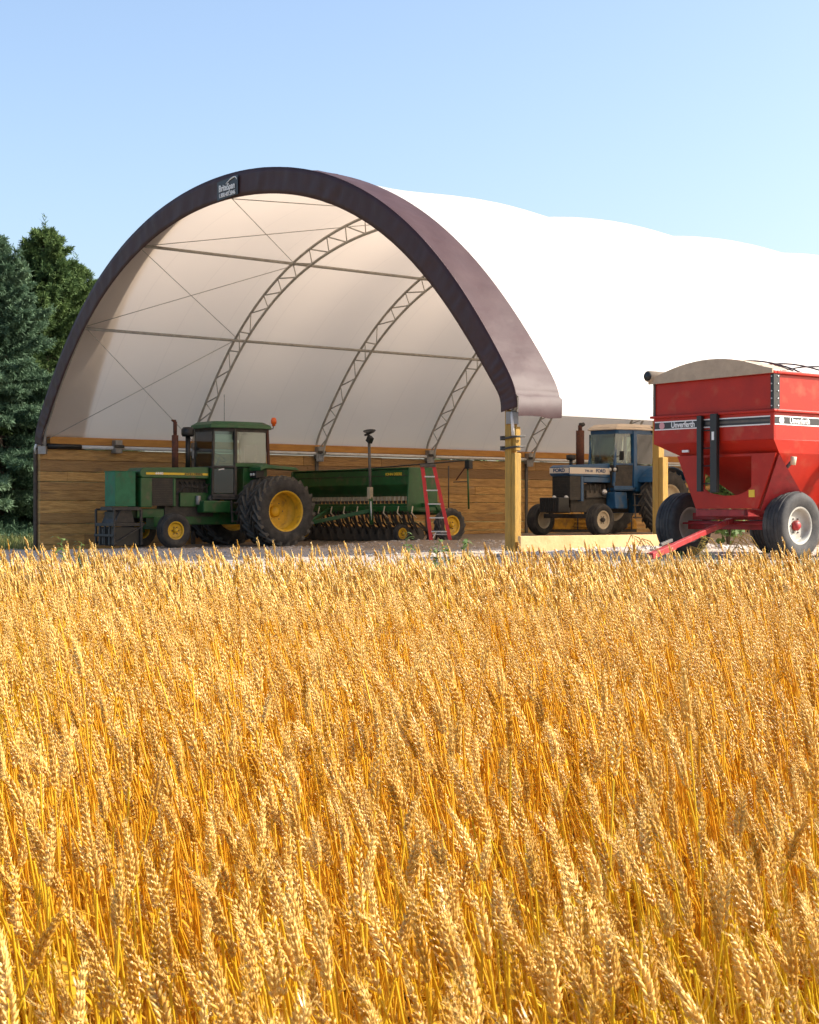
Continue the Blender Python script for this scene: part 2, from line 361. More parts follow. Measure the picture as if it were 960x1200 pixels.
# ------------------------------------------------------------------ the fabric shelter
HS = np.array([6.27,6.14,5.76,5.02,4.15,3.18,2.38,1.54])*K
VV = np.array([0,.2,.4,.6,.75,.87,.95,1.0]); PC = np.polyfit((np.arcsin(VV)*2/np.pi)**2, HS, 5)
EAVE = HS[-1]
def prof(off=0, n=96):
    th = np.linspace(-1, 1, n+1); sv = np.sign(th)*np.sin(np.abs(th)*np.pi/2)
    u = (sv+1)/2*BW; z = np.polyval(PC, th**2)
    if off:
        du = np.gradient(u); dz = np.gradient(z); L = np.hypot(du, dz); 
        # inward normal
        nu, nz = dz/L, -du/L
        k = 5
        nu = np.convolve(np.pad(nu, k, 'edge'), np.ones(2*k+1)/(2*k+1), 'valid'); nz = np.convolve(np.pad(nz, k, 'edge'), np.ones(2*k+1)/(2*k+1), 'valid')
        u = u+nu*off; z = z+nz*off
    return u, z
S0, SP = 3.99*K, 3.65*K; NB = 9
TT = [0]+[S0+SP*i for i in range(NB)]
LEN = TT[-1]
shed = empty('fabric_shelter', (*B(0, 0)[:2], zg1(*B(0, 0)[:2])), 0, 'long arched farm shelter with white fabric roof and brown fascia over timber walls', 'building')
def place(o):
    """keep world coordinates while parented"""
    o.parent = shed; o.matrix_parent_inverse = Matrix.Translation(-Vector(shed.location)); return o
DF = .80*K
# roof fabric: one membrane, sagging between trusses, with a vertical skirt
u0, z0 = prof(0); N = len(u0)
ts = sorted(set(list(np.arange(0, LEN, .3))+TT))
rows = []; al = []
mid = BW/2
for t in ts:
    i = max(k for k in range(len(TT)) if TT[k] <= t+1e-9); i = min(i, len(TT)-2)
    a_ = (t-TT[i])/(TT[i+1]-TT[i]); sag = .19*(1-math.cos(2*math.pi*a_))/2 if 0 < a_ < 1 else 0
    if i == 0: sag *= .45
    f_ = 1-sag/7.5*(1)
    ang = np.sin(np.linspace(0, np.pi, N))**2.2      # no sag at the eaves
    uu = mid+(u0-mid)*(1-(1-f_)*ang); zz = EAVE+(z0-EAVE)*(1-sag/5.3*ang)
    ok = zz > EAVE+.20; uu, zz = uu[ok], zz[ok]
    uu = np.concatenate([[-.03, -.04], uu, [BW+.04, BW+.03]]); zz = np.concatenate([[EAVE-.10, EAVE+.17], zz, [EAVE+.17, EAVE-.10]])
    rows.append(np.stack([B0[0]+GD[0]*uu+AX[0]*t, B0[1]+GD[1]*uu+AX[1]*t, HC+zz], 1)); al.append(np.full(len(uu), t))
Vf = np.concatenate(rows); nr, nc = len(rows), len(rows[0])
I, J = np.meshgrid(np.arange(nc-1), np.arange(nr-1)); a0 = (J*nc+I).ravel()
fab = np_mesh('roof_fabric', Vf, np.stack([a0, a0+1, a0+nc+1, a0+nc], 1), ['fabric'], tone=np.concatenate(al), smooth=True, attr='along'); place(fab)
# end wall at the far end
ue, ze = prof(.02)
pts = [B(u, LEN-.05, z) for u, z in zip(ue, ze)]
mb = MB(); mb.add(pts+[B(BW, LEN-.05, -.8), B(0, LEN-.05, -.8)], [tuple(range(len(pts)+2))], 'fabric'); place(mb.build('end_wall'))
# fascia: front sheet + side band + skirt
mb = MB(); uo, zo = prof(-.035); nn_ = len(uo); thk = .36+.14*np.sin(np.linspace(0, np.pi, nn_)); ui5, zi5 = prof(.5); ui0, zi0 = prof(0); ui = ui0+(ui5-ui0)*thk/.5; zi = zi0+(zi5-zi0)*thk/.5
n = len(uo); NW = 5; m_ = n*4; vs = []; fr_ = np.linspace(0, n-1, m_)
Uo = np.interp(fr_, range(n), uo); Zo = np.interp(fr_, range(n), zo); Ui = np.interp(fr_, range(n), ui); Zi = np.interp(fr_, range(n), zi)
wr_ = np.convolve(rng.normal(0, 1, m_+8), np.ones(3)/3, 'same')[4:-4]; wr2 = np.convolve(rng.normal(0, 1, m_+8), np.ones(3)/3, 'same')[4:-4]
for k in range(m_):
    for j in range(NW+1):
        f = j/NW; a_ = (1-f)*wr_[k]+f*wr2[min(m_-1, k+j)]
        vs.append(B(Uo[k]*(1-f)+Ui[k]*f, -.062-.022*a_*math.sin(math.pi*f)**.6, Zo[k]*(1-f)+Zi[k]*f))
fs = [(k*(NW+1)+j, k*(NW+1)+j+1, (k+1)*(NW+1)+j+1, (k+1)*(NW+1)+j) for k in range(m_-1) for j in range(NW)]
mb.add(vs, fs, 'fascia', True); fo = mb.build('fascia_front'); place(fo)
sol = fo.modifiers.new('solid', 'SOLIDIFY'); sol.thickness = .012; sol.offset = -1
mb = MB(); vs = []; cols = [-.06, .2, .42, .62, DF]
us, zs = prof(-.035); ok = zs > EAVE+.22; us = np.concatenate([[-.06, -.08], us[ok], [BW+.08, BW+.06]]); zs2 = np.concatenate([[EAVE-.14, EAVE+.17], zs[ok], [EAVE+.17, EAVE-.14]])
for k in range(len(us)):
    for j, t in enumerate(cols):
        w_ = .012*math.sin(k*.9+j*2.1)+.006*math.sin(k*2.3+j)
        w_ = w_ if 0 < j < 4 else 0
        sg = -1 if k < len(us)/2 else 1
        v_ = us[k]/(BW*.5)-1; lw = (.60+.85*abs(v_)**1.5 if v_ < 0 else .60+.44*v_**1.2) if t > 0 else 1
        vs.append(B(us[k]+sg*w_, t*lw, zs2[k]+w_))
fs = [(k*5+j, k*5+j+1, k*5+j+6, k*5+j+5) for k in range(len(us)-1) for j in range(4)]
mb.add(vs, fs, 'fascia', True); fo = mb.build('fascia_side'); place(fo)
# trusses
uo, zo = prof(.10, 72); ui, zi = prof(.50, 72)
def truss(t, ui=ui, zi=zi):
    mb = MB(); c1 = [B(u, t, z) for u, z in zip(uo, zo)]; c2 = [B(u, t, z) for u, z in zip(ui, zi)]
    n = len(c1)
    mb.tube(c1, .034, 'trusssteel', 6); mb.tube(c2, .034, 'trusssteel', 6)
    s1 = np.concatenate([[0], np.cumsum(np.linalg.norm(np.diff(np.array(c1), axis=0), axis=1))]); L = s1[-1]; m_ = int(L/.75)
    k = 0
    while k <= m_:
        idx = int(np.argmin(abs(s1-k*L/m_))); idy = int(np.argmin(abs(s1-min(L, (k+.75)*L/m_))))
        mb.tube([c1[idx], c2[idy]], .018, 'trusssteel', 5)
        idz = int(np.argmin(abs(s1-min(L, (k+1)*L/m_)))); mb.tube([c2[idy], c1[idz]], .014, 'trusssteel', 5); k += 1
    for e in (0, -1):
        p, q = Vector(c1[e]), Vector(c2[e]); g = Vector((GD[0], GD[1], 0))*.1
        mb.tube([p, q], .03, 'trusssteel', 6)
        c_ = (p+q)/2; mb.box(c_.x-.10, c_.x+.10, c_.y-.10, c_.y+.10, c_.z-.22, c_.z-.02, 'steel')
    return place(mb.build('arch_truss'))
uf, zf = prof(.30, 72); truss(.03, uf, zf)
for t in TT[1:8]: truss(t)
# purlins and bracing cables
N2 = (1.95*K, 4.08*K); N1 = (4.34*K, 5.65*K)
for (uu, zz) in (N2, N1):
    for m_ in (0, 1):
        U = BW-uu if m_ else uu
        ix = .30*(1 if not m_ else -1)*(.8 if uu < 3 else .6); iz = -.30*(.45 if uu < 3 else .75)*(1 if not m_ else 1.8)
        mb = MB(); mb.tube([B(U+ix, 0, zz+iz), B(U+ix, LEN*.5, zz+iz), B(U+ix, LEN-.2, zz+iz)], .036, 'trusssteel', 6); place(mb.build('purlin'))
node = [(.25, EAVE+.1), (N2[0]+.15, N2[1]-.08), (N1[0]+.12, N1[1]-.24)]
mb_nodes = [(node[i], node[i+1]) for i in range(2)]+[(node[2], (BW/2, HS[0]-.45))]
for (p, q) in mb_nodes:
    for m_ in (0, 1):
        P = (BW-p[0], p[1]) if m_ else p; Q = (BW-q[0], q[1]) if m_ else q
        for (a_, c_) in ((P, Q), (Q, P)):
            mb = MB(); mb.tube([B(a_[0], .1, a_[1]), B(c_[0], S0, c_[1])], .009, 'trusssteel', 5); place(mb.build('brace_cable'))
# timber wall on the left side
def plank_rows(u_in, u_out, t0, t1, zt, zb, heights):
    Vs = []; Fs = []; tn = []; z = zt; hi = 0
    while z > zb:
        h = heights[hi % len(heights)]*rnd.uniform(.92, 1.08); hi += 1; big = hi <= 2
        t = t0-rnd.uniform(0, 2) if hi % 2 else t0
        row_t = rnd.uniform(0, .35)+(.5 if hi in (2,) else 0)
        while t < t1:
            L = rnd.uniform(2.2, 4.9); ta, tb = max(t, t0), min(t+L, t1)
            if tb-ta > .05:
                j = rnd.uniform(-.012, .012); ch = .008
                q = [(u_in+j, z-h+ch), (u_in+j, z-ch), (u_in+j-.0, z-ch)]
                for (du, dz) in (): pass
                b = len(Vs); ww = rnd.uniform(-.006, .006)
                prof_ = [(u_out, z-h+.004), (u_in-ch+j, z-h+.004), (u_in+j, z-h+.004+ch), (u_in+j, z-.004-ch+ww), (u_in-ch+j, z-.004+ww), (u_out, z-.004)]
                for tt in (ta+.004, tb-.004):
                    for (a_, c_) in prof_: Vs.append(B(a_, tt, c_))
                k6 = 6
                Fs += [tuple(b+i for i in range(6)), tuple(b+11-i for i in range(6))]+[(b+i, b+(i+1) % 6, b+6+(i+1) % 6, b+6+i) for i in range(6)]
                tone = min(1, max(0, row_t+rnd.uniform(-.15, .45)+(.25 if big else 0))); tn += [tone]*12
            t += L
        z -= h
    me = bpy.data.meshes.new('timber_wall'); me.from_pydata(Vs, [], Fs); me.materials.append(M['plank'])
    a = me.attributes.new('tone', 'FLOAT', 'POINT'); a.data.foreach_set('value', tn)
    bm = bmesh.new(); bm.from_mesh(me); bmesh.ops.recalc_face_normals(bm, faces=bm.faces); bm.to_mesh(me); bm.free()
    return place(link_mesh('timber_wall', me))
plank_rows(.10, -.18, 0, LEN, EAVE-.12, -1.15, [.29,.31,.24,.24,.26,.34,.27,.27])
mb = MB()
def bbox(mb, u0_, u1_, t0_, t1_, z0_, z1_, mt):
    vs = [B(u, t, z) for z in (z0_, z1_) for (u, t) in ((u0_, t0_), (u1_, t0_), (u1_, t1_), (u0_, t1_))]
    return mb.add(vs, [(0,3,2,1),(4,5,6,7),(0,1,5,4),(1,2,6,5),(2,3,7,6),(3,0,4,7)], mt)
bbox(mb, -.12, .16, .25, LEN, EAVE+.0, EAVE+.19, 'ribbon'); place(mb.build('top_beam', bevel=.01))
mb = MB(); mb.tube([B(.20, 1.1, EAVE-.055), B(.20, LEN/2, EAVE-.055), B(.20, LEN, EAVE-.055)], .045, 'white', 8)
place(mb.build('tension_pipe'))
mb = MB(); mb.tube([B(.20, .15, EAVE-.05), B(.20, 1.09, EAVE-.055)], .065, 'black', 8); place(mb.build('pipe_sleeve'))
for t in [2.1, S0, S0+SP*.5, S0+SP, S0+2*SP, S0+3*SP, S0+4*SP]:
    mb = MB(); bbox(mb, .11, .36, t-.10, t+.10, EAVE-.20, EAVE+.14, 'steel'); bbox(mb, .361, .40, t-.14, t+.14, EAVE-.06, EAVE+.02, 'dark'); place(mb.build('base_bracket', bevel=.01))
for t in [S0, S0+SP, S0+2*SP, S0+3*SP]:
    mb = MB(); bbox(mb, .10, .15, t-.05, t+.05, -.9, EAVE-.2, 'greydark'); place(mb.build('wall_strap'))
mb = MB(); bbox(mb, -.17, -.02, -.06, -.003, -1.2, EAVE-.14, 'bark'); place(mb.build('corner_board', bevel=.012))
mb = MB(); mb.tube([B(-.05, -.03, EAVE-.25), B(.02, -.10, EAVE-.12), B(.10, -.10, EAVE-.02)], .03, 'white', 8); place(mb.build('foot_pipe'))
# posts on the open right side (front post and the next one), sistered with a short timber and a strap
def side_post(t, top2, zb=-.95, D0=0):
    BW = 16.0*K+D0
    mb = MB(); bbox(mb, BW-.17, BW-.02, t, t+.15, zb, EAVE-.02, 'postwood')
    p = mb.build('post', bevel=.012); place(p)
    mb = MB(); bbox(mb, BW-.018, BW+.075, t+.005, t+.15, zb, top2, 'postwood'); s_ = mb.build('side_timber', bevel=.012); place(s_)
    return p, s_
side_post(0, .98, -.95, -.17); BW_ = BW; BW = BW-.17; 
for k in (1, 2, 3, 4, 5, 6, 7): side_post(3.42+3.4*(k-1), .98, -1.0)
mb = MB(); bbox(mb, BW-.018, BW+.07, .03, .14, 1.02, 1.42, 'postwood'); place(mb.build('packing_block', bevel=.01))
mb = MB(); 
for zz in (1.22, 1.05):
    bbox(mb, BW-.23, BW-.172, -.05, .19, zz-.02, zz+.05, 'dark')
    mb.tube([B(BW-.22, -.04, zz), B(BW+.13, -.04, zz+.03), B(BW+.14, .18, zz+.04)], .018, 'dark', 6)
place(mb.build('post_clamp'))
mb = MB(); mb.tube([B(BW+.03, -.03, 1.66), B(BW+.05, -.03, 1.5), B(BW+.06, -.02, 1.27)], .026, 'white', 8); place(mb.build('strap_end')); BW = BW_
mb = MB(); bbox(mb, BW-.02, BW+.05, .0, 3.40, -.95, -.40, 'board'); place(mb.build('base_board', bevel=.008))
# tension rail along the right eave
mb = MB(); mb.tube([B(BW-.08, .9, EAVE-.06), B(BW-.08, LEN/2, EAVE-.06), B(BW-.08, LEN, EAVE-.06)], .04, 'steel', 8); place(mb.build('eave_rail'))
# maker's sign on the fascia
gx3 = (GD[0], GD[1], 0); gn = Vector((-AX[0], -AX[1], 0))
sc = Vector(B(9.13, -.12, 6.76))
mb = MB(); a_ = Vector(gx3)
q = [sc-a_*.40+Vector((0,0,-.23)), sc+a_*.40+Vector((0,0,-.20)), sc+a_*.40+Vector((0,0,.20)), sc-a_*.40+Vector((0,0,.16))]
mb.add(q+[p-gn*.01 for p in q], [(0,1,2,3),(7,6,5,4),(0,4,5,1),(1,5,6,2),(2,6,7,3),(3,7,4,0)], 'decal')
sgn = place(mb.build('sign_panel', label='small dark maker sign with white lettering near the arch top'))
def on_shed(o): o.matrix_parent_inverse = Matrix.Translation(-Vector(shed.location)); return o
def child_of(o, p): o.parent = p; return o
child_of(text_mesh('lettering', 'BriteSpan', .19, 'decalw', None, sc+gn*.012-a_*.01, gx3, (0,0,1), .003, .004, .84, align='CENTER'), sgn)
child_of(text_mesh('lettering', '1.800.407.5846', .125, 'decalw', None, sc+gn*.012+Vector((0,0,-.145)), gx3, (0,0,1), .003, .002, .82, align='CENTER'), sgn)
mb = MB(); mb.tube([sc+gn*.014+a_*(-.05+.42*math.sin(i/12*math.pi*.5)) + Vector((0,0,.07+.10*math.sin(i/12*math.pi*.9))) for i in range(13)], [.004+.010*math.sin(i/12*math.pi) for i in range(13)], 'decalw', 5)
child_of(mb.build('swoosh'), sgn)

# ------------------------------------------------------------------ wheels
def tyre_mb(r, wd, rin, lugs=0, cy=0, tread=.03):
    """axis along y, centred on the origin"""
    mb = MB(); h = wd/2; R0 = r; r = r-(tread*.55 if lugs else 0)
    p = [(rin, -h*.80), (rin+.02, -h*.86), ((r+rin)/2, -h*1.02), (r*.93, -h*.96), (r-.02-tread*.2, -h*.80), (r-tread, -h*.45), (r-tread+.005, 0), (r-tread, h*.45), (r-.02-tread*.2, h*.80), (r*.93, h*.96), ((r+rin)/2, h*1.02), (rin+.02, h*.86), (rin, h*.80)]
    mb.lathe(p, (0,0,0), (0,1,0), 'tyre', 40)
    if lugs:
        r = R0
        for i in range(lugs):
            for sd_ in (-1, 1):
                a = 2*math.pi*(i+(.5 if sd_ > 0 else 0))/lugs; sweep = .36*(.9/r)*1.0
                vs = []
                for (fy, da) in ((.04, 0), (.98, -sweep)):
                    for (rr, dd) in ((r-tread*1.6-.02, -.045/r), (r-(.02 if fy > .9 else 0), -.030/r), (r-(.02 if fy > .9 else 0), .030/r), (r-tread*1.6-.02, .045/r)):
                        t = a+da+dd; vs.append((math.cos(t)*rr, sd_*h*fy, math.sin(t)*rr))
                mb.add(vs, [(3,2,1,0),(8,9,10,11)][:0]+[(0,1,5,4),(1,2,6,5),(2,3,7,6),(0,3,2,1),(4,5,6,7)], 'lug')
    else:
        for yy in (-.5, -.17, .17, .5):
            mb.lathe([(r-tread, h*(yy-.12)), (r, h*(yy-.10)), (r, h*(yy+.10)), (r-tread, h*(yy+.12))], (0,0,0), (0,1,0), 'tyre', 40, False)
    return mb
def wheel(parent, x, y, r, wd, rin, rimmat, side, lugs=0, depth=.06, hubmat=None, hubr=.09, name='wheel', tread=.03, bolts=6):
    """side=+1: outer face towards +y. hub mesh is the part; tyre and rim are its children"""
    hb = MB(); hm = hubmat or rimmat; h = wd/2; face = side*(h*.8-depth)
    hb.lathe([(0, 0), (hubr, 0), (hubr, .05), (hubr*.6, .09), (0, .09)], (0, face, 0), (0, side, 0), hm, 18)
    for k in range(bolts):
        a = 2*math.pi*k/bolts; rb = hubr*1.5
        hb.lathe([(.0, .0), (.014, .0), (.014, .028), (0, .028)], (math.cos(a)*rb, face, math.sin(a)*rb), (0, side, 0), 'greydark', 6)
    w_ = hb.build(name, parent); w_.location = (x, y, r-.015)
    ty = tyre_mb(r, wd, rin, lugs, tread=tread).build('tyre', w_)
    rm = MB(); s_ = side
    rm.lathe([(rin+.025, s_*h*.84), (rin-.012, s_*h*.84), (rin-.03, s_*h*.72), (rin*.90, face+s_*.03), (rin*.78, face), (rin*.45, face+s_*.012), (rin*.3, face-s_*.005), (0.001, face-s_*.005)], (0,0,0), (0,1,0), rimmat, 32)
    rm.lathe([(rin+.02, -s_*h*.84), (rin-.02, -s_*h*.82), (rin*.9, -s_*h*.3), (rin*.8, face-s_*.02), (.001, face-s_*.02)], (0,0,0), (0,1,0), rimmat, 32)
    rm.build('rim', w_)
    return w_

# ------------------------------------------------------------------ green tractor
def green_tractor():
    x0, y0 = -4.14, 41.07
    T = empty('green_tractor', (x0, y0, HC-.865), 218.7, 'green tractor with yellow wheels, dual rear tyres and a cab, parked by the timber wall', 'tractor')
    for s_ in (-1, 1):
        wheel(T, 0, s_*.93, .90, .46, .50, 'yellow', s_, 22, .10, hubr=.13, tread=.06)
        wheel(T, 0, s_*1.50, .90, .46, .50, 'yellow', s_, 22, .50, hubr=.15, tread=.06)
        wheel(T, 2.72, s_*.84, .43, .27, .21, 'yellow', s_, 0, .04, hubr=.06)
    mb = MB(); mb.prism([(1.41,1.70),(3.30,1.70),(3.36,1.76),(3.36,1.88),(3.28,1.95),(1.41,1.99)], -.34, .34, 'green'); hood = mb.build('hood', T, .02)
    for s_ in (-1, 1):
        mb = MB(); mb.box(1.45, 3.2, s_*.345-.004, s_*.345+.004, 1.78, 1.835, 'decaly'); mb.build('stripe', hood)
    f = 1
    text_mesh('lettering', '4440', .085, 'decalw', hood, (2.95, .352, 1.81), (-1,0,0), (0,0,1), .003, .003, 1.3)
    text_mesh('lettering', 'JOHN DEERE', .06, 'decal', hood, (2.12, .352, 1.808), (-1,0,0), (0,0,1), .003, .002, 1.5)
    mb = MB(); mb.box(3.02, 3.34, -.33, .33, .98, 1.70, 'green'); mb.box(2.35, 2.43, -.33, .33, 1.0, 1.70, 'green'); mb.build('radiator_cowl', T, .02)
    mb = MB()
    for s_ in (-1, 1):
        mb.box(2.43, 3.02, s_*.30-.01, s_*.30+.01, 1.02, 1.70, 'dark')
        for k in range(14): mb.box(2.45, 3.0, s_*.315-.006, s_*.315+.006, 1.05+k*.045, 1.065+k*.045, 'black')
    mb.build('grille_panel', T)
    mb = MB(); mb.box(1.2, 2.6, -.20, .20, .75, 1.45, 'dark'); mb.box(1.35, 2.2, -.27, .27, 1.0, 1.35, 'green'); mb.box(1.4,2.3,-.16,.16,1.4,1.7,'dark')
    for k in range(6): mb.tube([(1.45+k*.14, .15, 1.62), (1.45+k*.14, .30, 1.52), (1.45+k*.14, .30, 1.35)], .022, 'dark', 6)
    mb.lathe([(0,0),(.07,0),(.07,.22),(0,.22)], (1.7,.30,1.05), (0,0,1), 'steel', 12); mb.lathe([(0,0),(.09,0),(.09,.1),(0,.1)], (1.35,.30,1.2), (0,1,0), 'greydark', 12)
    mb.tube([(1.25,.32,1.65),(1.6,.34,1.45),(2.1,.33,1.5),(2.35,.32,1.3)], .02, 'black', 6)
    mb.build('engine', T, .01)
    mb = MB(); mb.box(-.35, 2.6, -.19, .19, .55, .95, 'green'); mb.box(2.3, 3.35, -.17, .17, .72, .95, 'green'); mb.box(-.4,.5,-.42,.42,.55,1.2,'green'); mb.build('chassis', T, .02)
    mb = MB(); mb.tube([(0,-1.12,.885),(0,1.12,.885)], .06, 'dark', 12); mb.tube([(0,-.7,.885),(0,.7,.885)], .15, 'green', 14); mb.build('rear_axle', T)
    mb = MB(); mb.bar((2.72,-.68,.50),(2.72,.68,.50), .12, .13, 'green'); mb.box(2.55,2.9,-.2,.2,.5,.75,'green')
    for s_ in (-1,1): mb.tube([(2.72,s_*.67,.35),(2.72,s_*.67,.62)], .05, 'green', 10)
    mb.build('front_axle', T, .01)
    mb = MB(); mb.box(3.44, 4.0, -.26, .26, 1.0, 1.84, 'oldgreen'); mb.box(3.42,3.44,-.2,.2,1.1,1.75,'dark'); mb.box(3.40, 4.02, -.27, .27, 1.84, 1.86, 'oldgreen'); mb.build('front_tank', T, .015, 'faded teal green square tank on the nose')
    mb = MB()
    mb.box(3.30, 4.15, -.46, .46, .52, .60, 'dark'); mb.box(3.35,4.1,-.3,.3,.9,.99,'dark')
    for yy in (-.46,-.25,0,.25,.46): mb.bar((4.13,yy,.06),(4.13,yy,.93 if abs(yy) > .4 else .55), .05, .05, 'dark')
    for yy in (-.46,.46): mb.bar((3.4,yy,.06),(3.4,yy,.93), .06, .06, 'dark'); mb.bar((3.4,yy,.93),(4.13,yy,.93), .05, .05, 'dark'); mb.bar((3.4,yy,.5),(4.13,yy,.1), .05, .04, 'dark')
    mb.box(3.42, 4.08, -.43, .43, .05, .50, 'black'); mb.prism([(3.5,.60),(4.05,.60),(3.9,.9),(3.6,.9)], -.34, .34, 'dark'); [mb.box(4.08, 4.11, -.38+k*.16, -.30+k*.16, .08, .46, 'greydark') for k in range(5)]; mb.box(3.55,4.0,-.28,.28,.6,.88,'dark'); mb.bar((4.15,-.5,.30),(4.15,.5,.30),.04,.06,'dark')
    mb.build('front_weight_frame', T, .01)
    mb = MB(); mb.tube([(2.2,.02,1.9),(2.2,.02,2.78)], .085, 'rust', 12); mb.tube([(2.2,.02,2.78),(2.2,.02,3.12)], .048, 'rust', 10); mb.tube([(2.2,.02,3.12),(2.3,.02,3.15)], [.05,.02], 'rust', 8); mb.build('exhaust_stack', T)
    mb = MB(); mb.tube([(1.82,.0,1.9),(1.82,.0,2.78)], .062, 'black', 12); mb.lathe([(.0,0),(.14,.0),(.165,.05),(.165,.17),(.12,.23),(0,.24)], (1.82,0,2.76), (0,0,1), 'black', 18); mb.build('air_cleaner', T)
    # cab
    mb = MB()
    bx0, bx1, hy, fx, fy = -.12, .85, .66, 1.38, .44
    for s_ in (-1, 1):
        mb.bar((fx, s_*fy, 1.28), (fx-.06, s_*(fy-.02), 3.0), .06, .06, 'dark'); mb.bar((bx0-.05, s_*hy, 1.95), (bx0-.02, s_*(hy-.03), 3.0), .06, .07, 'rust')
        mb.bar((bx1, s_*hy, 1.28), (bx1-.03, s_*(hy-.03), 3.0), .08, .08, 'dark')
        mb.bar((fx, s_*fy, 2.0), (bx1, s_*hy, 2.0), .05, .06, 'dark'); mb.bar((fx, s_*fy, 1.28), (bx1, s_*hy, 1.28), .05, .08, 'dark'); mb.bar((bx0, s_*hy, 2.05), (bx1, s_*hy, 2.05), .06, .10, 'green')
        mb.bar((fx-.06, s_*(fy-.02), 2.93), (bx1-.03, s_*(hy-.03), 2.93), .05, .09, 'dark'); mb.bar((bx1-.03, s_*(hy-.03), 2.93), (bx0, s_*(hy-.03), 2.93), .05, .09, 'dark')
    mb.slab([(.30,-.66),(.85,-.66),(1.38,-.44),(1.38,.44),(.85,.66),(.30,.66)], 1.18, 1.30, 'dark'); mb.box(-.12,.60,-.66,.66,1.2,1.98,'green')
    mb.bar((fx,-fy,1.98),(fx,fy,1.98),.05,.06,'dark'); mb.bar((fx-.06,-fy,2.93),(fx-.06,fy,2.93),.05,.09,'dark'); mb.bar((bx0,-hy,2.93),(bx0,hy,2.93),.05,.09,'dark'); mb.box(fx-.03,fx+.01,-fy,fy,1.3,1.97,'green')
    cab = mb.build('cab', T, .012)
    mb = MB(); rp_ = [(-.22,-.73),(.80,-.73),(1.46,-.50),(1.46,.50),(.80,.73),(-.22,.73)]
    mb.slab(rp_, 2.98, 3.07, 'green', .97); mb.slab([(x*.96+.03, y*.95) for x, y in rp_], 3.072, 3.15, 'green', .84); mb.box(1.02,1.14,-.2,-.05,3.075,3.15,'amber'); mb.slab([(x*.99, y*.98) for x, y in rp_], 2.962, 2.978, 'dark'); mb.build('roof', cab, .02)
    mb = MB()
    for s_ in (-1, 1): mb.pane((fx-.02,s_*(fy-.01)), (bx1+.03,s_*(hy-.02)), 2.03, 2.89, 'glass', .04); mb.pane((bx1-.04,s_*(hy-.02)), (bx0+.02,s_*(hy-.02)), 2.11, 2.89, 'glass', .02)
    mb.pane((fx-.03,-fy+.03), (fx-.03,fy-.03), 2.02, 2.89, 'glass'); mb.pane((bx0,-hy+.05), (bx0,hy-.05), 2.05, 2.89, 'glass'); mb.build('window', cab)
    mb = MB(); mb.pane((fx-.04,fy+.012), (bx1+.05,hy+.01), 1.34, 1.95, 'glassblue'); mb.bar((1.25,.53,1.92),(1.12,.58,1.95),.03,.03,'alu'); mb.build('door', cab)
    mb = MB(); mb.lathe([(.17,-.012),(.185,0),(.17,.012),(.155,0),(.17,-.012)], (.95,.1,2.25), (-.6,0,.8), 'black', 20); mb.tube([(1.2,.1,1.7),(.95,.1,2.25)], .025, 'black', 8); mb.build('steering_wheel', cab)
    mb = MB(); mb.box(-.05,.35,-.25,.25,1.98,2.1,'seat'); mb.box(-.10,.0,-.24,.24,2.1,2.6,'seat'); mb.build('driver_seat', cab, .04)
    mb = MB(); mb.box(.66,.78,.40,.60,2.68,2.86,'black'); mb.build('work_lamp', cab, .02)
    for s_ in (-1,1):
        mb = MB(); mb.prism([(-.75,1.92),(-.62,2.0),(.30,2.06),(.45,1.99),(.45,1.90),(.28,1.96),(-.62,1.93)], s_*.67, s_*1.22, 'green')
        mb.box(.20,.44,s_*.72,s_*1.0,1.72,1.90,'black'); fn = mb.build('fender', T, .012)
        mb = MB()
        for yy in (.78,.90): mb.lathe([(0,0),(.035,0),(.035,.02),(0,.02)], (.442,s_*yy,1.81), (1,0,0), 'lamp', 10)
        mb.build('lamp', fn)
    mb = MB(); mb.tube([(-.10,.66,2.99),(-.26,.72,2.99),(-.28,.72,3.08)], .012, 'dark', 6); mb.lathe([(0,0),(.045,0),(.045,.05),(.07,.06),(.075,.15),(.05,.21),(0,.22)], (-.28,.72,3.06), (0,0,1), 'amber', 14); mb.build('beacon', T)
    mb = MB(); mb.bar((1.0,.72,1.15),(1.0,.78,.6),.04,.04,'dark'); mb.bar((.7,.72,1.15),(.7,.78,.6),.04,.04,'dark')
    for z_ in (.62,.85,1.08): mb.box(.7,1.0,.70,.86,z_,z_+.03,'dark')
    mb.build('step', T)
    mb = MB(); mb.box(.9,1.7,.22,.55,.85,1.15,'green'); mb.build('fuel_tank', T, .03)
    mb = MB(); mb.tube([(.5,-.4,3.1),(.5,-.4,3.9)], .006, 'black', 5); mb.build('antenna', T)
    mb = MB(); mb.bar((-.3,0,.45),(-1.3,0,.42),.08,.06,'dark'); mb.bar((-.3,.35,.75),(-.95,.42,.5),.06,.06,'dark'); mb.bar((-.3,-.35,.75),(-.95,-.42,.5),.06,.06,'dark'); mb.build('drawbar', T)
green_tractor()

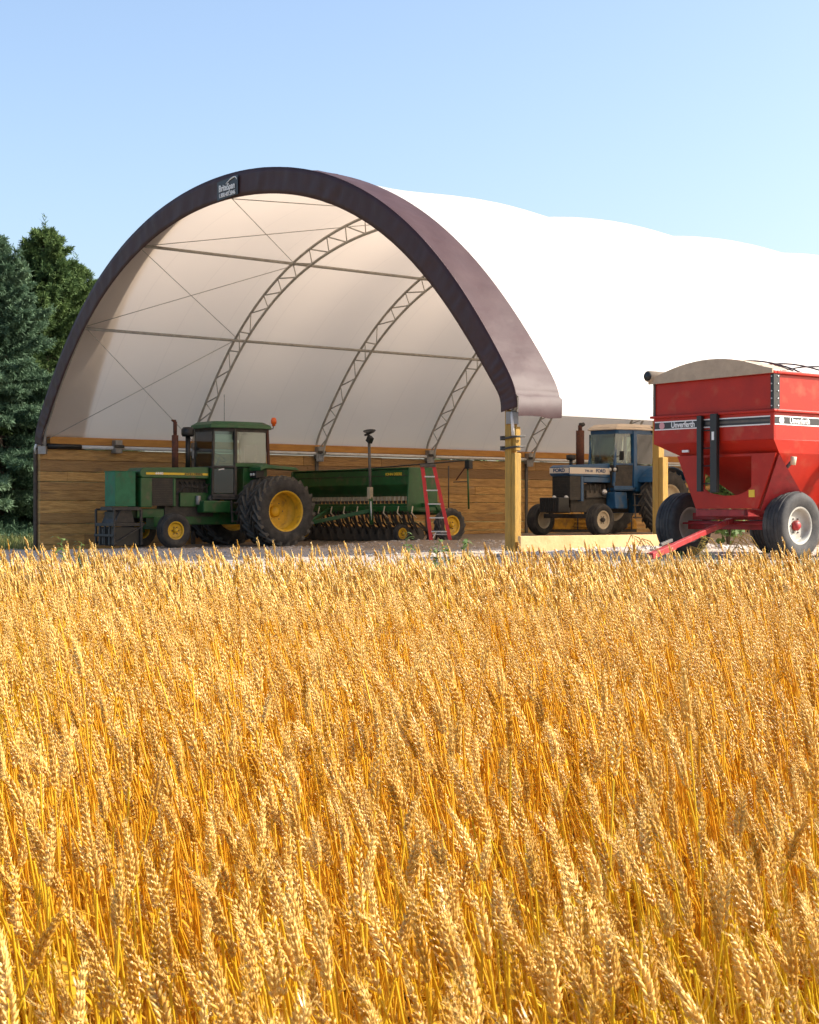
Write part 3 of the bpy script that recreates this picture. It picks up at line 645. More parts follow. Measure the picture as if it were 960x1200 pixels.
# ------------------------------------------------------------------ blue tractor
def blue_tractor():
    T = empty('blue_tractor', (6.44, 45.17, HC-.63), 222, 'blue tractor with white hood stripe, rusty stack and beige cab roof behind the open side', 'tractor')
    for s_ in (-1, 1):
        wheel(T, 0, s_*1.02, .90, .48, .50, 'cream', s_, 22, .12, hubr=.14, hubmat='blue')
        wheel(T, 2.80, s_*1.08, .435, .31, .235, 'cream', s_, 0, .05, hubr=.065, hubmat='dark')
    mb = MB(); mb.prism([(1.55,1.58),(2.95,1.60),(3.17,1.60),(3.22,1.66),(3.22,1.84),(3.1,1.90),(1.55,1.97)], -.36, .36, 'blue'); hood = mb.build('hood', T, .02)
    mb = MB()
    for s_ in (-1,1): mb.box(1.57, 3.20, s_*.366-.003, s_*.366+.003, 1.665, 1.835, 'decalc')
    mb.box(3.223, 3.229, -.35, .35, 1.68, 1.82, 'decalc'); mb.build('stripe', hood)
    text_mesh('lettering', 'FORD', .13, 'decalb', hood, (3.232, 0, 1.75), (0,1,0), (0,0,1), .002, .006, 1.25, align='CENTER')
    text_mesh('lettering', 'TW-10', .085, 'decalb', hood, (2.60, .371, 1.745), (-1,0,0), (0,0,1), .002, .003, 1.25)
    text_mesh('lettering', 'FORD', .125, 'decalb', hood, (2.15, .371, 1.75), (-1,0,0), (0,0,1), .002, .005, 1.2)
    mb = MB(); mb.box(2.72, 3.14, -.33, .33, .95, 1.60, 'dark')
    for k in range(12): mb.box(3.14, 3.15, -.30, .30, 1.05+k*.045, 1.07+k*.045, 'black')
    for s_ in (-1,1):
        for k in range(12): mb.box(2.76, 3.10, s_*.335-.004, s_*.335+.004, 1.05+k*.045, 1.065+k*.045, 'black')
    g = mb.build('grille', T, .01)
    for s_ in (-1,1): mb = MB(); mb.lathe([(0,0),(.07,0),(.08,.03),(0,.035)], (3.16,s_*.22,1.0), (1,0,0), 'lamp', 14); mb.build('headlight', g)
    mb = MB(); mb.box(2.62, 2.72, -.35, .35, .92, 1.60, 'blue'); mb.box(1.32,2.62,.33,.355,1.44,1.58,'blue'); mb.box(1.32,2.62,-.355,-.33,1.44,1.58,'blue'); mb.box(1.3,1.42,-.35,.35,.95,1.58,'blue'); mb.build('side_panel', T, .01)
    mb = MB(); mb.box(1.35, 2.62, -.2, .2, .8, 1.40, 'dark'); mb.box(1.5,2.4,-.26,.26,1.02,1.22,'greydark'); mb.lathe([(0,0),(.075,0),(.085,.06),(.04,.12),(0,.13)], (1.75,.28,1.18), (0,1,0), 'alu', 14)
    for k in range(5): mb.tube([(1.5+k*.2,.18,1.42),(1.5+k*.2,.30,1.35),(1.5+k*.2,.30,1.15)], .022, 'dark', 6)
    mb.tube([(1.4,.3,1.3),(1.8,.33,1.05),(2.5,.3,1.0)], .02, 'black', 6); mb.build('engine', T, .01)
    mb = MB(); mb.box(-.4, 3.0, -.22, .22, .62, 1.0, 'dark'); mb.box(-.4,.6,-.42,.42,.6,1.25,'blue'); mb.build('chassis', T, .02)
    mb = MB(); mb.tube([(0,-1.1,.89),(0,1.1,.89)], .1, 'dark', 12); mb.build('rear_axle', T)
    mb = MB(); mb.bar((2.8,-.92,.52),(2.8,.92,.52),.11,.12,'dark'); mb.build('front_axle', T, .01)
    mb = MB()
    for k in range(9): mb.box(3.2,3.62,-.36+k*.08,-.36+k*.08+.065,.62,1.02,'black')
    mb.box(3.05,3.5,-.25,.25,.60,.75,'dark'); mb.build('front_weights', T, .02)
    mb = MB(); mb.tube([(2.38,.0,1.9),(2.38,.0,2.86)], .115, 'rust', 14); mb.tube([(2.38,0,2.86),(2.38,0,3.0)], .06, 'rust', 10); mb.tube([(2.38,0,3.0),(2.26,.04,3.04)], [.07,.05], 'dark', 8); mb.build('exhaust_stack', T)
    mb = MB(); mb.tube([(2.75,0,1.88),(2.75,0,2.06)], .05, 'black', 10); mb.lathe([(0,0),(.1,0),(.13,.03),(.13,.14),(0,.16)], (2.75,0,2.04), (0,0,1), 'black', 16); mb.build('air_cleaner', T)
    # cab
    mb = MB(); f0, f1, hy, fx, fy = -.30, .93, .70, 1.50, .47
    for s_ in (-1,1):
        mb.bar((fx+.04,s_*fy,1.35),(fx-.14,s_*(fy-.02),2.88),.06,.07,'blue'); mb.bar((f1,s_*hy,1.3),(f1-.05,s_*(hy-.06),2.88),.12,.13,'blue'); mb.bar((-.02,s_*hy,1.8),(-.05,s_*(hy-.06),2.88),.10,.09,'blue')
        mb.bar((f1-.05,s_*(hy-.05),2.85),(f0,s_*(hy-.05),2.85),.08,.12,'blue'); mb.bar((fx-.14,s_*fy,2.85),(f1-.05,s_*(hy-.05),2.85),.08,.12,'blue'); mb.bar((fx,s_*fy,1.95),(f1,s_*hy,1.95),.05,.05,'blue')
        mb.prism([(f1-.04,1.2),(f1-.04,1.92),(-.05,1.92),(-.3,1.92),(-.3,1.75),(.35,1.55),(.62,1.2)], s_*(hy+.02), s_*(hy-.03), 'blue')
        mb.bar((fx+.03,s_*fy,1.30),(f1,s_*hy,1.30),.06,.10,'blue'); mb.bar((f0,s_*hy,1.9),(f0,s_*(hy-.05),2.85),.08,.08,'blue')
        mb.pane((fx+.02,s_*fy),(f1,s_*hy),1.34,1.92,'dark')
    mb.box(f0-.03,f0+.03,-.66,.66,1.7,1.95,'blue'); mb.slab([(f0,-.66),(f1,-.66),(fx,-fy),(fx,fy),(f1,.66),(f0,.66)],1.22,1.32,'blue'); mb.bar((fx-.13,-fy,2.85),(fx-.13,fy,2.85),.08,.12,'blue'); mb.bar((f0,-hy,2.85),(f0,hy,2.85),.08,.12,'blue')
    mb.box(fx-.01,fx+.03,-fy,fy,1.3,1.92,'dark')
    cab = mb.build('cab', T, .012)
    mb = MB(); rp_ = [(-.42,-.76),(.92,-.76),(1.50,-.54),(1.50,.54),(.92,.76),(-.42,.76)]; mb.slab(rp_, 2.90, 2.97, 'beige', .97); mb.slab([(x*.97, y*.96) for x, y in rp_], 2.972, 3.07, 'beige', .80); mb.build('roof', cab, .03)
    mb = MB()
    for s_ in (-1,1): mb.pane((.84,s_*(hy-.04)),(.02,s_*(hy-.04)),1.96,2.79,'glass',.03); mb.pane((fx-.0,s_*(fy-.01)),(f1+.08,s_*(hy-.05)),1.97,2.79,'glass',.06)
    mb.pane((fx-.05,-fy+.04),(fx-.05,fy-.04),1.97,2.79,'glass'); mb.pane((f0,-.6),(f0,.6),1.97,2.80,'glass'); mb.build('window', cab)
    mb = MB(); mb.box(.1,.2,.5,.74,2.84,3.02,'black'); mb.build('work_lamp', cab, .02)
    mb = MB(); mb.lathe([(.17,-.012),(.185,0),(.17,.012),(.155,0),(.17,-.012)], (1.05,.15,2.15), (-.6,0,.8), 'alu', 20); mb.tube([(1.3,.15,1.7),(1.05,.15,2.15)], .025, 'black', 8); mb.build('steering_wheel', cab)
    mb = MB(); mb.box(.1,.5,-.26,.26,1.85,1.98,'seat'); mb.box(.0,.12,-.26,.26,1.98,2.35,'seat'); mb.build('driver_seat', cab, .04)
    for s_ in (-1,1):
        mb = MB(); pts = [(math.cos(a)*.98, .89+math.sin(a)*.98) for a in [R(x) for x in range(35, 150, 10)]]
        for i in range(len(pts)-1):
            (xa, za), (xb, zb) = pts[i], pts[i+1]; mb.add([(xa,s_*.72,za),(xa,s_*1.28,za),(xb,s_*1.28,zb),(xb,s_*.72,zb),(xa,s_*.72,za+.02),(xa,s_*1.28,za+.02),(xb,s_*1.28,zb+.02),(xb,s_*.72,zb+.02)], [(0,1,2,3),(7,6,5,4),(0,4,5,1),(1,5,6,2),(2,6,7,3),(3,7,4,0)], 'blue')
        mb.build('fender', T)
    for s_ in (-1, 1):
        mb = MB(); mb.bar((.98,s_*.75,1.15),(1.05,s_*.85,.45),.03,.03,'greydark'); mb.bar((.60,s_*.75,1.15),(.66,s_*.85,.45),.03,.03,'greydark')
        for z_ in (.46,.80,1.1): mb.box(.62,1.04,s_*.74,s_*.9,z_,z_+.03,'greydark')
        mb.build('step', T)
    mb = MB(); mb.box(1.1,1.6,.25,.62,.72,1.18,'blue', top=(1.1,1.6,.25,.58)); mb.build('fuel_tank', T, .03)
    mb = MB()
    for yy in (.80,.98): mb.lathe([(0,0),(.05,0),(.05,.03),(0,.03)], (1.56,yy-.42,1.80), (1,0,0), 'lamp', 12)
    mb.bar((1.54,.30,1.80),(1.54,.66,1.80),.05,.14,'black'); mb.build('lamp', T)
    mb = MB(); mb.bar((1.45,.50,2.15),(1.5,.72,2.2),.02,.02,'black'); mb.box(1.48,1.51,.66,.80,2.05,2.3,'black'); mb.build('mirror', T)
    mb = MB(); mb.bar((-.3,0,.5),(-1.2,0,.45),.08,.06,'dark'); mb.build('drawbar', T)
blue_tractor()

# ------------------------------------------------------------------ grain drill
def drill():
    p = B(3.35, 8.0); D = empty('grain_drill', (p[0], p[1], HC-.775), 218.7, 'long green grain drill with seed tubes and discs parked behind the green tractor', 'seed drill')
    Y = 2.85; Y1 = 2.35
    mb = MB(); mb.prism([(.50,1.87),(-.28,1.87),(-.28,1.60),(-.12,1.30),(.05,1.18),(.26,1.18),(.50,1.48)], -Y, Y1, 'green'); mb.build('hopper', D, .015)
    for s_ in (-1, 1):
        mb = MB(); mb.prism([(.56,1.89),(-.35,1.89),(-.40,.80),(.62,.80)], (Y1+.004 if s_ > 0 else -Y-.004), (Y1+.05 if s_ > 0 else -Y-.05), 'green'); mb.build('end_panel', D, .01)
    mb = MB(); mb.box(-.34,.54,-Y-.02,Y1+.02,1.885,1.915,'green'); mb.box(.50,.52,-Y,Y1,1.70,1.715,'dark'); mb.build('lid', D, .008)
    mb = MB(); mb.box(.45,.60,-Y-.02,Y1+.02,.80,.92,'green'); mb.box(-.5,-.36,-Y,Y,.70,.82,'green'); 
    for yy in np.linspace(-Y,Y1,7): mb.bar((-.45,yy,.76),(.5,yy,.86),.07,.08,'green')
    mb.box(.506,.53,-Y,Y1,.92,.99,'green'); mb.build('frame', D, .01)
    mb = MB(); cups = MB(); disc = MB()
    n = 29
    for i in range(n):
        y = -Y+.12+(Y+Y1-.24)*i/(n-1); j = rnd.uniform(-.02,.02)
        cups.box(.20,.34,y-.04,y+.04,1.07,1.175,'cream'); cups.box(.28,.36,y-.02,y+.02,1.0,1.07,'dark')
        mb.tube([(.28,y,1.05),(.36+j,y+j,.85),(.30,y+j*2,.55),(.15,y+j,.32)], .022, 'black', 6)
        a = Vector((rnd.uniform(-.05,.05), 1, .08)).normalized()
        disc.lathe([(0.001,-.006),(.19,-.006),(.20,0),(.19,.006),(.001,.006)], (.12+(.18 if i%2 else 0), y, .19), a, 'greydark', 18, False)
        disc.bar((.5,y,.78),(.12+(.18 if i%2 else 0), y+.02, .2), .03, .05, 'dark')
        disc.lathe([(.13,-.03),(.16,-.02),(.16,.02),(.13,.03)], (-.35-(.15 if i%2 else 0), y, .15), (0,1,0), 'tyre', 16); disc.bar((.1,y+.03,.5),(-.35-(.15 if i%2 else 0),y+.03,.15),.025,.04,'dark')
    cups.build('seed_cup_row', D); mb.build('seed_tube_row', D); disc.build('disc_opener_row', D)
    for i in range(10):
        y = -2.6+i*.58; mb = MB(); mb.tube([(.62,y,.92),(.70,y+.05,.75),(.60,y+.12,.62)], .018, 'cream', 6); mb.build('hose', D)
    for yy in (2.16, -2.2): wheel(D, .62, yy, .24, .13, .13, 'yellow', 1, 0, .02, hubr=.03, bolts=4, name='gauge_wheel', tread=.01)
    for s_ in (-1, 1):
        wheel(D, -.15, s_*(Y+.30), .45, .26, .24, 'yellow', s_, 14, .05, hubr=.06, name='transport_wheel')
        mb = MB(); mb.bar((-.15,s_*(Y+.10),.45),(.1,s_*(Y+.10),.95),.08,.10,'green'); mb.bar((.1,s_*(Y-.55),.95),(.1,s_*(Y+.14),.95),.1,.1,'green'); mb.build('wheel_arm', D)
    # folded marker arm
    mb = MB(); mb.tube([(.86,1.22,.45),(.84,1.15,1.15)], .055, 'green', 10); mb.tube([(.84,1.15,1.15),(.80,1.02,2.78)], .038, 'greydark', 8); mb.box(.80,.90,1.08,1.2,1.12,1.42,'cream'); mb.tube([(.88,1.24,.5),(.87,1.2,1.05)], .02, 'alu', 8)
    mb.bar((.80,.86,2.78),(.80,1.2,2.86),.05,.05,'black'); mb.bar((.80,1.0,2.70),(.80,1.12,2.62),.12,.16,'black')
    mb.lathe([(.001,0),(.14,.02),(.17,.05),(.14,.03),(.001,.01)], (.80,1.05,2.84), (.25,.2,1), 'black', 16); mb.bar((.5,1.2,.84),(.86,1.22,.84),.1,.1,'green'); mb.build('marker_arm', D)
    # rear walkway rail
    mb = MB(); mb.tube([(-.75,-2.0,1.95),(-.75,.5,2.02),(-.75,3.15,2.10)], .02, 'dark', 6)
    for yy in (-2.0,-.6,.9,2.4): mb.tube([(-.75,yy,.75),(-.75,yy,1.97)], .018, 'dark', 6)
    mb.tube([(-.75,3.15,2.12),(-.75,3.2,.85)], .026, 'green', 6); mb.tube([(-.75,3.15,2.0),(-.75,2.7,1.6)], .016, 'rust', 6); mb.tube([(-.75,3.15,1.55),(-.75,2.6,1.55)], .014, 'dark', 6); mb.box(-.80,-.68,3.12,3.30,1.88,2.10,'black'); mb.box(-.95,-.55,-2.6,2.6,.72,.75,'dark'); mb.build('handrail', D)
    mb = MB(); mb.bar((.5,1.1,.86),(1.9,.05,.5),.1,.1,'green'); mb.bar((.5,-1.1,.86),(1.9,-.05,.5),.1,.1,'green'); mb.box(1.85,2.1,-.06,.06,.45,.53,'dark'); mb.build('drawbar', D, .01)
    text_mesh('lettering', 'JOHN DEERE', .10, 'decaly', D, (.506, 1.35, 1.75), (0,1,0), (0,0,1), .002, .002, 1.2)
drill()

# ------------------------------------------------------------------ stepladder
def ladder():
    b = Vector((.77, 39.30, 0)); zb = zg1(b.x, b.y)
    L = empty('stepladder', (b.x, b.y, zb), -4, 'red fibreglass stepladder with pale rungs leaning on the end of the green drill', 'ladder')
    top = Vector((-.33, .30, 1.84))
    def P(s, f): # s along rail 0..1, f -1..1 side
        w_ = .235*(1-s)+.145*s; c = top*s; return Vector((c.x+f*w_, c.y, c.z))
    for f in (-1, 1):
        mb = MB(); mb.bar(P(0, f), P(1, f), .065, .09, 'ladder'); mb.build('rail', L, .004)
    for k in range(5):
        mb = MB(); s = .12+.185*k; a, c = P(s, -1), P(s, 1); mb.box(a.x+.03, c.x-.03, a.y-.05, a.y+.04, a.z-.018, a.z+.012, 'alu'); mb.build('rung', L)
    mb = MB(); a, c = P(1, -1), P(1, 1); mb.box(a.x-.05, c.x+.05, a.y-.07, a.y+.12, a.z-.02, a.z+.05, 'greydark'); mb.build('top_cap', L, .01)
    for f in (-1, 1):
        mb = MB(); mb.bar(P(0, f)+Vector((0,.15,.01)), P(.97, f*.8)+Vector((0,.1,0)), .03, .04, 'ladder'); mb.build('back_leg', L)
    mb = MB(); mb.bar(P(.08,-1)+Vector((0,.15,0)), P(.08,1)+Vector((0,.15,0)), .02,.03,'alu'); mb.bar(P(.02,-1)+Vector((0.05,.0,0.02)), P(.12,-.3)+Vector((0,.0,0)), .015,.025,'alu'); mb.build('brace', L)
ladder()

# ------------------------------------------------------------------ yellow implement and small cultivator deeper in the shed
def mower():
    x, y = 5.45, 48.7
    T = empty('rotary_mower', (x, y, zg1(x, y)), 12, 'orange yellow implement lying low behind the blue tractor wheels', 'implement')
    mb = MB(); mb.prism([(-1.3,.28),(-1.25,.42),(-.9,.50),(.9,.50),(1.25,.42),(1.3,.28),(1.3,.12),(-1.3,.12)], -.8, .7, 'orangeyellow'); mb.build('deck', T, .015)
    mb = MB(); mb.lathe([(0,0),(.22,0),(.22,.14),(.12,.22),(0,.24)], (-.9,-.55,.40), (0,-1,0), 'orangeyellow', 18); mb.box(-1.15,-.75,-.5,-.3,.5,.75,'orangeyellow'); mb.build('gearbox', T, .01)
    mb = MB()
    for k in range(3): mb.bar((-.7,-.85,.22+.13*k),(1.2,-.85,.22+.13*k),.04,.05,'orangeyellow')
    for k in range(6): mb.bar((-.6+k*.34,-.87,.12),(-.6+k*.34,-.87,.55),.04,.03,'dark')
    mb.build('guard_rail', T)
    mb = MB(); mb.bar((-.3,.7,.5),(-.1,1.0,.85),.06,.06,'orangeyellow'); mb.bar((.3,.7,.5),(.1,1.0,.85),.06,.06,'orangeyellow'); mb.bar((0,.3,.5),(0,1.0,.95),.07,.07,'orangeyellow'); mb.build('hitch_frame', T)
    mb = MB(); mb.box(-1.3,1.3,-.78,.68,.03,.118,'dark'); mb.build('skid', T)
mower()
def cultivator():
    x, y = 10.35, 48.6
    T = empty('cultivator', (x, y, zg1(x, y)), 218.7, 'dark low cultivator with small yellow hubbed wheels seen under the red wagon', 'implement')
    mb = MB()
    for xx in (-.6, 0, .6): mb.bar((xx,-1.3,.62),(xx,1.3,.62),.08,.08,'redframe')
    for yy in (-1.1,0,1.1): mb.bar((-.65,yy,.62),(.7,yy,.62),.08,.08,'redframe')
    mb.build('frame', T)
    for i in range(12):
        xx = (-.6,0,.6)[i % 3]; yy = -1.2+i*.22; mb = MB(); mb.tube([(xx,yy,.62),(xx+.12,yy,.45),(xx+.05,yy,.22),(xx+.14,yy,.04)], .02, 'dark', 6); mb.build('tine', T)
    for yy in (-.9,.9): wheel(T, .72, yy, .26, .17, .14, 'yellow', 1, 0, .02, hubr=.03, bolts=4, tread=.01)
    mb = MB(); mb.bar((.65,.5,.62),(1.6,0,.5),.07,.07,'redframe'); mb.bar((.65,-.5,.62),(1.6,0,.5),.07,.07,'redframe'); mb.build('drawbar', T)
cultivator()

# ------------------------------------------------------------------ red gravity wagon
def wagon():
    cx, cy = 5.58, 27.2
    cx, cy = cx*.88, cy*.88
    T = empty('grain_wagon', (cx, cy, HC-.682), 219, 'red gravity grain wagon with beige arched tarp end, parked beside the shelter', 'grain wagon')
    T.scale = (.88, .88, .88)
    xf, xb, H = .637, -3.1, 1.30
    # box: ring walls with thickness (extension and lower box)
    def ring(mb, x0, x1, y, z0, z1, mt, th=.03):
        mb.box(x1-th, x1, -y, y, z0, z1, mt); mb.box(x0, x0+th, -y, y, z0, z1, mt); mb.box(x0+th+.002, x1-th-.002, y-th, y, z0, z1, mt); mb.box(x0+th+.002, x1-th-.002, -y, -y+th, z0, z1, mt)
    mb = MB(); ring(mb, xb, xf, H, 1.96, 2.40, 'red'); body = mb.build('box', T, .006)
    mb = MB(); ring(mb, xb+.02, xf-.02, H-.02, 2.447, 3.02, 'red'); ext = mb.build('extension_side', T, .006)
    mb = MB(); 
    for (z0, z1, o_) in ((2.402, 2.445, .05), (3.022, 3.075, .03)):
        ring(mb, xb-o_, xf+o_, H+o_, z0, z1, 'red', .09)
    mb.build('rim_flange', T, .012)
    mb = MB(); mb.box(xf-.03, xf+.012, H-.055, H+.012, 2.45, 3.02, 'black'); mb.box(xf-.14, xf-.032, H-.01, H+.012, 2.45, 3.02, 'black'); mb.build('corner_seam', T)
    mb = MB(); mb.box(xf-.04, xf+.004, -H-.012, -H+.03, 2.45, 3.02, 'greydark'); mb.build('corner_seam', T)
    mb = MB()
    for k in range(5):
        mb.lathe([(0,0),(.012,0),(.012,.012),(0,.012)], (xf+.012, H-.03, 2.5+k*.12), (1,0,0), 'alu', 8); mb.lathe([(0,0),(.012,0),(.012,.012),(0,.012)], (xf-.09, H+.012, 2.5+k*.12), (0,1,0), 'alu', 8)
    mb.build('bolt_row', T)
    # hopper: skewed pyramid below, left edge slopes long, right edge steep
    zt, zm, zb = 1.957, 1.74, .83
    sec = lambda y0, y1, z: (y0, y1, z)
    A = [(-H, H, xf, xb, zt), (-.84, 1.27, .46, xb+.35, zm), (-.20, .90, -.75, xb+1.25, zb)]
    vs = []
    for (y0, y1, xa, xc, z) in A: vs += [(xa, y0, z), (xa, y1, z), (xc, y1, z), (xc, y0, z)]
    mb = MB()
    mb.add(vs, [(0,1,5,4),(1,2,6,5),(2,3,7,6),(3,0,4,7), (4,5,9,8),(5,6,10,9),(6,7,11,10),(7,4,8,11),(8,9,10,11)], 'red')
    hop = mb.build('hopper', T); sl = hop.modifiers.new('solid', 'SOLIDIFY'); sl.thickness = .02; sl.offset = -1
    # front panel with opening
    yl, yr = -.24, .77; z1, z2 = 1.05, 1.70
    def edge(z):
        s = (z-zb)/(zm-zb); return (-.42+(-.84+.42)*s, .90+(1.27-.90)*s)
    mb = MB(); x = .515
    # hole outline: straight top, arched bottom
    arc = [(yl+(yr-yl)*k/10, z1+.14*(abs(k/10-.5)*2)**3+(.10*(k/10-.2) if k/10 < .4 else .0)) for k in range(11)]
    for k in range(10):
        (ya, za), (yb_, zb_) = arc[k], arc[k+1]; fa, fb = k/10, (k+1)/10
        la, lb = -.42+1.32*fa, -.42+1.32*fb
        mb.add([(x,la,zb),(x,lb,zb),(x,yb_,zb_),(x,ya,za)], [(0,1,2,3)], 'red')
    mb.add([(x,-.42,zb),(x,yl,arc[0][1]),(x,yl,z2),(x,-.84,zm)], [(0,1,2,3)], 'red'); mb.add([(x,.90,zb),(x,1.27,zm),(x,yr,z2),(x,yr,arc[-1][1])], [(0,1,2,3)], 'red')
    mb.add([(x,-.84,zm),(x,yl,z2),(x,yr,z2),(x,1.27,zm)], [(0,1,2,3)], 'red')
    fp = mb.build('front_panel', T); sl = fp.modifiers.new('solid', 'SOLIDIFY'); sl.thickness = .03; sl.offset = 1
    # triangular gusset on the discharge side
    mb = MB(); mb.add([(.50,1.30,1.72),(.50,.93,.80),(-.35,1.30,.80),(.47,1.27,1.72),(.47,.90,.80),(-.35,1.27,.80)], [(0,1,2),(5,4,3),(0,3,4,1),(1,4,5,2),(2,5,3,0)], 'redframe'); mb.build('gusset', T)
    mb = MB(); mb.add([(-2.9,1.30,1.72),(-2.9,.93,.80),(-2.1,1.30,.80),(-2.87,1.27,1.72),(-2.87,.90,.80),(-2.1,1.27,.80)], [(0,1,2),(5,4,3),(0,3,4,1),(1,4,5,2),(2,5,3,0)], 'redframe'); mb.build('gusset', T)
    # decals
    def decal(name, org, xd, ln, num):
        org = Vector(org); X = Vector(xd); Z = Vector((0,0,1)); nrm = X.cross(Z)*1.0
        mb = MB()
        def strip(a, b, z0, z1, mt, o_=.0):
            p = [org+X*a+Z*z0, org+X*b+Z*z0, org+X*b+Z*z1, org+X*a+Z*z1]; p = [q+nrm*(.003+o_) for q in p]
            mb.add(p+[q-nrm*.002 for q in p], [(0,1,2,3),(7,6,5,4),(0,4,5,1),(1,5,6,2),(2,6,7,3),(3,7,4,0)], mt)
        strip(0, ln, -.075, .075, 'decalw'); strip(.0, ln, -.055, .055, 'decal', .003); 
        mb.lathe([(.001,0),(.062,0),(.062,.002),(.001,.002)], org+X*.17+nrm*.008, nrm, 'pink' if num is None else 'decalw', 20, False)
        if num is None: strip(1.15, ln, -.02, .02, 'greydark', .005)
        d = mb.build('decal_band', body)
        text_mesh('lettering', 'Unverferth', .14, 'decalw', d, org+X*.38+nrm*.008, X, Z, .002, .003, .85)
        if num: text_mesh('lettering', num, .135, 'decalw', d, org+X*1.2+nrm*.008, X, Z, .002, .003, 1.0)
    decal('f', (xf+.002, -H+.03, 2.27), (0,1,0), 2*H-.10, None)
    decal('s', (xf-.02, H+.002, 2.27), (-1,0,0), 3.6, '325')
    # access ladder: two black channels with rungs
    mb = MB(); mb.box(xf+.02, xf+.09, -.25, -.15, 1.12, 2.40, 'black'); mb.build('ladder_rail', T, .004)
    mb = MB(); mb.box(xf+.02, xf+.10, .05, .19, 1.10, 2.42, 'black'); mb.build('ladder_rail', T, .004)
    mb = MB(); mb.box(xf+.101, xf+.104, .09, .14, 1.98, 2.12, 'decalw'); mb.build('sticker', T)
    for z_ in (1.25, 1.55, 1.85, 2.15):
        mb = MB(); mb.tube([(xf+.05,-.15,z_),(xf+.05,.05,z_)], .012, 'black', 6); mb.build('ladder_rung', T)
    mb = MB(); mb.box(.548,.552,.72,.84,1.02,1.14,'decaly'); mb.box(.53,.56,-.72,-.58,1.80,1.84,'decalw'); mb.build('warning_label', T)
    # right side fittings
    mb = MB(); mb.tube([(.16,1.31,1.55),(.16,1.33,1.68)], .05, 'cream', 10); mb.tube([(.25,1.2,1.45),(.16,1.31,1.62)], .03, 'greydark', 8); mb.build('latch', T)
    mb = MB(); mb.tube([(-.95,1.24,1.35),(-.95,1.30,1.45),(-.95,1.36,1.72),(-.95,1.30,1.80)], .05, 'cream', 10); mb.build('gate_handle', T)
    mb = MB(); mb.bar((-.62,1.36,.70),(-1.0,1.30,1.60),.07,.09,'redframe'); mb.build('side_strut', T)
    mb = MB(); mb.prism([(.9,.85),(1.5,.62),(1.5,.90),(1.0,1.3)], -2.1, -1.3, 'red', 'x'); mb.build('discharge_chute', T, .01)
    # tarp: arched end cap, rolled cover on far side, bows
    def arch(z, n=17, hh=.24, y0=-H, y1=H): return [(y0+(y1-y0)*k/(n-1), z+hh*math.sin(math.pi*k/(n-1))**.85) for k in range(n)]
    mb = MB(); ar = arch(3.08, hh=.26); poly = [(-H-.06, 3.0), (-H-.06, 3.06)]+ar[1:-1]+[(H+.03, 3.10), (H+.03, 3.03)]
    mb.prism(poly, xf+.05, xf+.075, 'tarp', 'x')
    n = len(ar); vs = [(xf+.05, y, z+.004) for y, z in ar]+[(xf-.42, y, z+.004) for y, z in ar]; mb.add(vs, [(k, k+1, n+k+1, n+k) for k in range(n-1)], 'tarp', True)
    mb.build('tarp_end_cap', T)
    mb = MB(); mb.tube([(xf+.12,-H-.02,3.14),(xb,-H-.02,3.14)], .10, 'tarp', 14); mb.tube([(xf+.15,-H-.02,3.14),(xf+.12,-H-.02,3.14)], .08, 'black', 14); mb.build('rolled_tarp', T)
    for xx in (xf-.75, xf-1.6, xf-2.5, xb+.1):
        mb = MB(); mb.tube([(xx, y, z) for y, z in arch(3.06, hh=.30)], .014, 'greydark', 6); mb.build('roof_bow', T)
    mb = MB(); mb.tube([(xf-.5, H, 3.09), (xf-1.2, .3, 3.33), (xf-2.2, -.3, 3.36), (xb, -H, 3.1)], .01, 'greydark', 6); mb.build('cross_strap', T)
    # running gear
    for (x, nm) in ((0, 'front'), (-2.55, 'rear')):
        for s_ in (-1, 1): wheel(T, x, s_*1.17, .565, .40, .30, 'greyrim', s_, 0, .10, hubmat='redframe', hubr=.085, bolts=6, tread=.012)
        mb = MB(); mb.bar((x,-1.02,.55),(x,1.02,.55),.13,.15,'redframe'); mb.build('axle', T, .01)
    mb = MB()
    for yy in (-.42,.62): mb.bar((.50,yy,.76),(-2.95,yy,.76),.09,.13,'redframe')
    mb.bar((.45,-.42,.76),(.45,.66,.76),.1,.12,'redframe'); mb.bar((0,-.9,.70),(0,.9,.70),.16,.12,'redframe'); mb.bar((-2.55,-.9,.70),(-2.55,.9,.70),.16,.12,'redframe'); mb.bar((0,.0,.55),(-2.55,0,.55),.12,.12,'redframe')
    mb.tube([(.22,-1.0,.58),(.22,1.0,.58)], .02, 'redframe', 6)
    mb.build('chassis', T, .01)
    mb = MB(); a = Vector((.18,.05,.62)); e = Vector((3.30,1.05,.10)); m1 = a.lerp(e,.35)+Vector((0,0,.02)); m2 = a.lerp(e,.75)
    mb.bar(a, Vector((.5,.2,.60)), .10,.10,'redframe'); mb.bar(Vector((.48,.19,.60)), m2, .075, .09, 'redframe'); mb.bar(m2-Vector((.05,.02,-.005)), e, .11, .10, 'redframe'); mb.bar(m2+Vector((-.1,-.1,.1)), m2+Vector((.3,.02,.03)), .05,.05,'greydark')
    mb.bar(e-Vector((.04,.01,0)), e+Vector((.16,.05,-.03)), .07,.05,'rust'); mb.build('tongue', T, .01)
wagon()

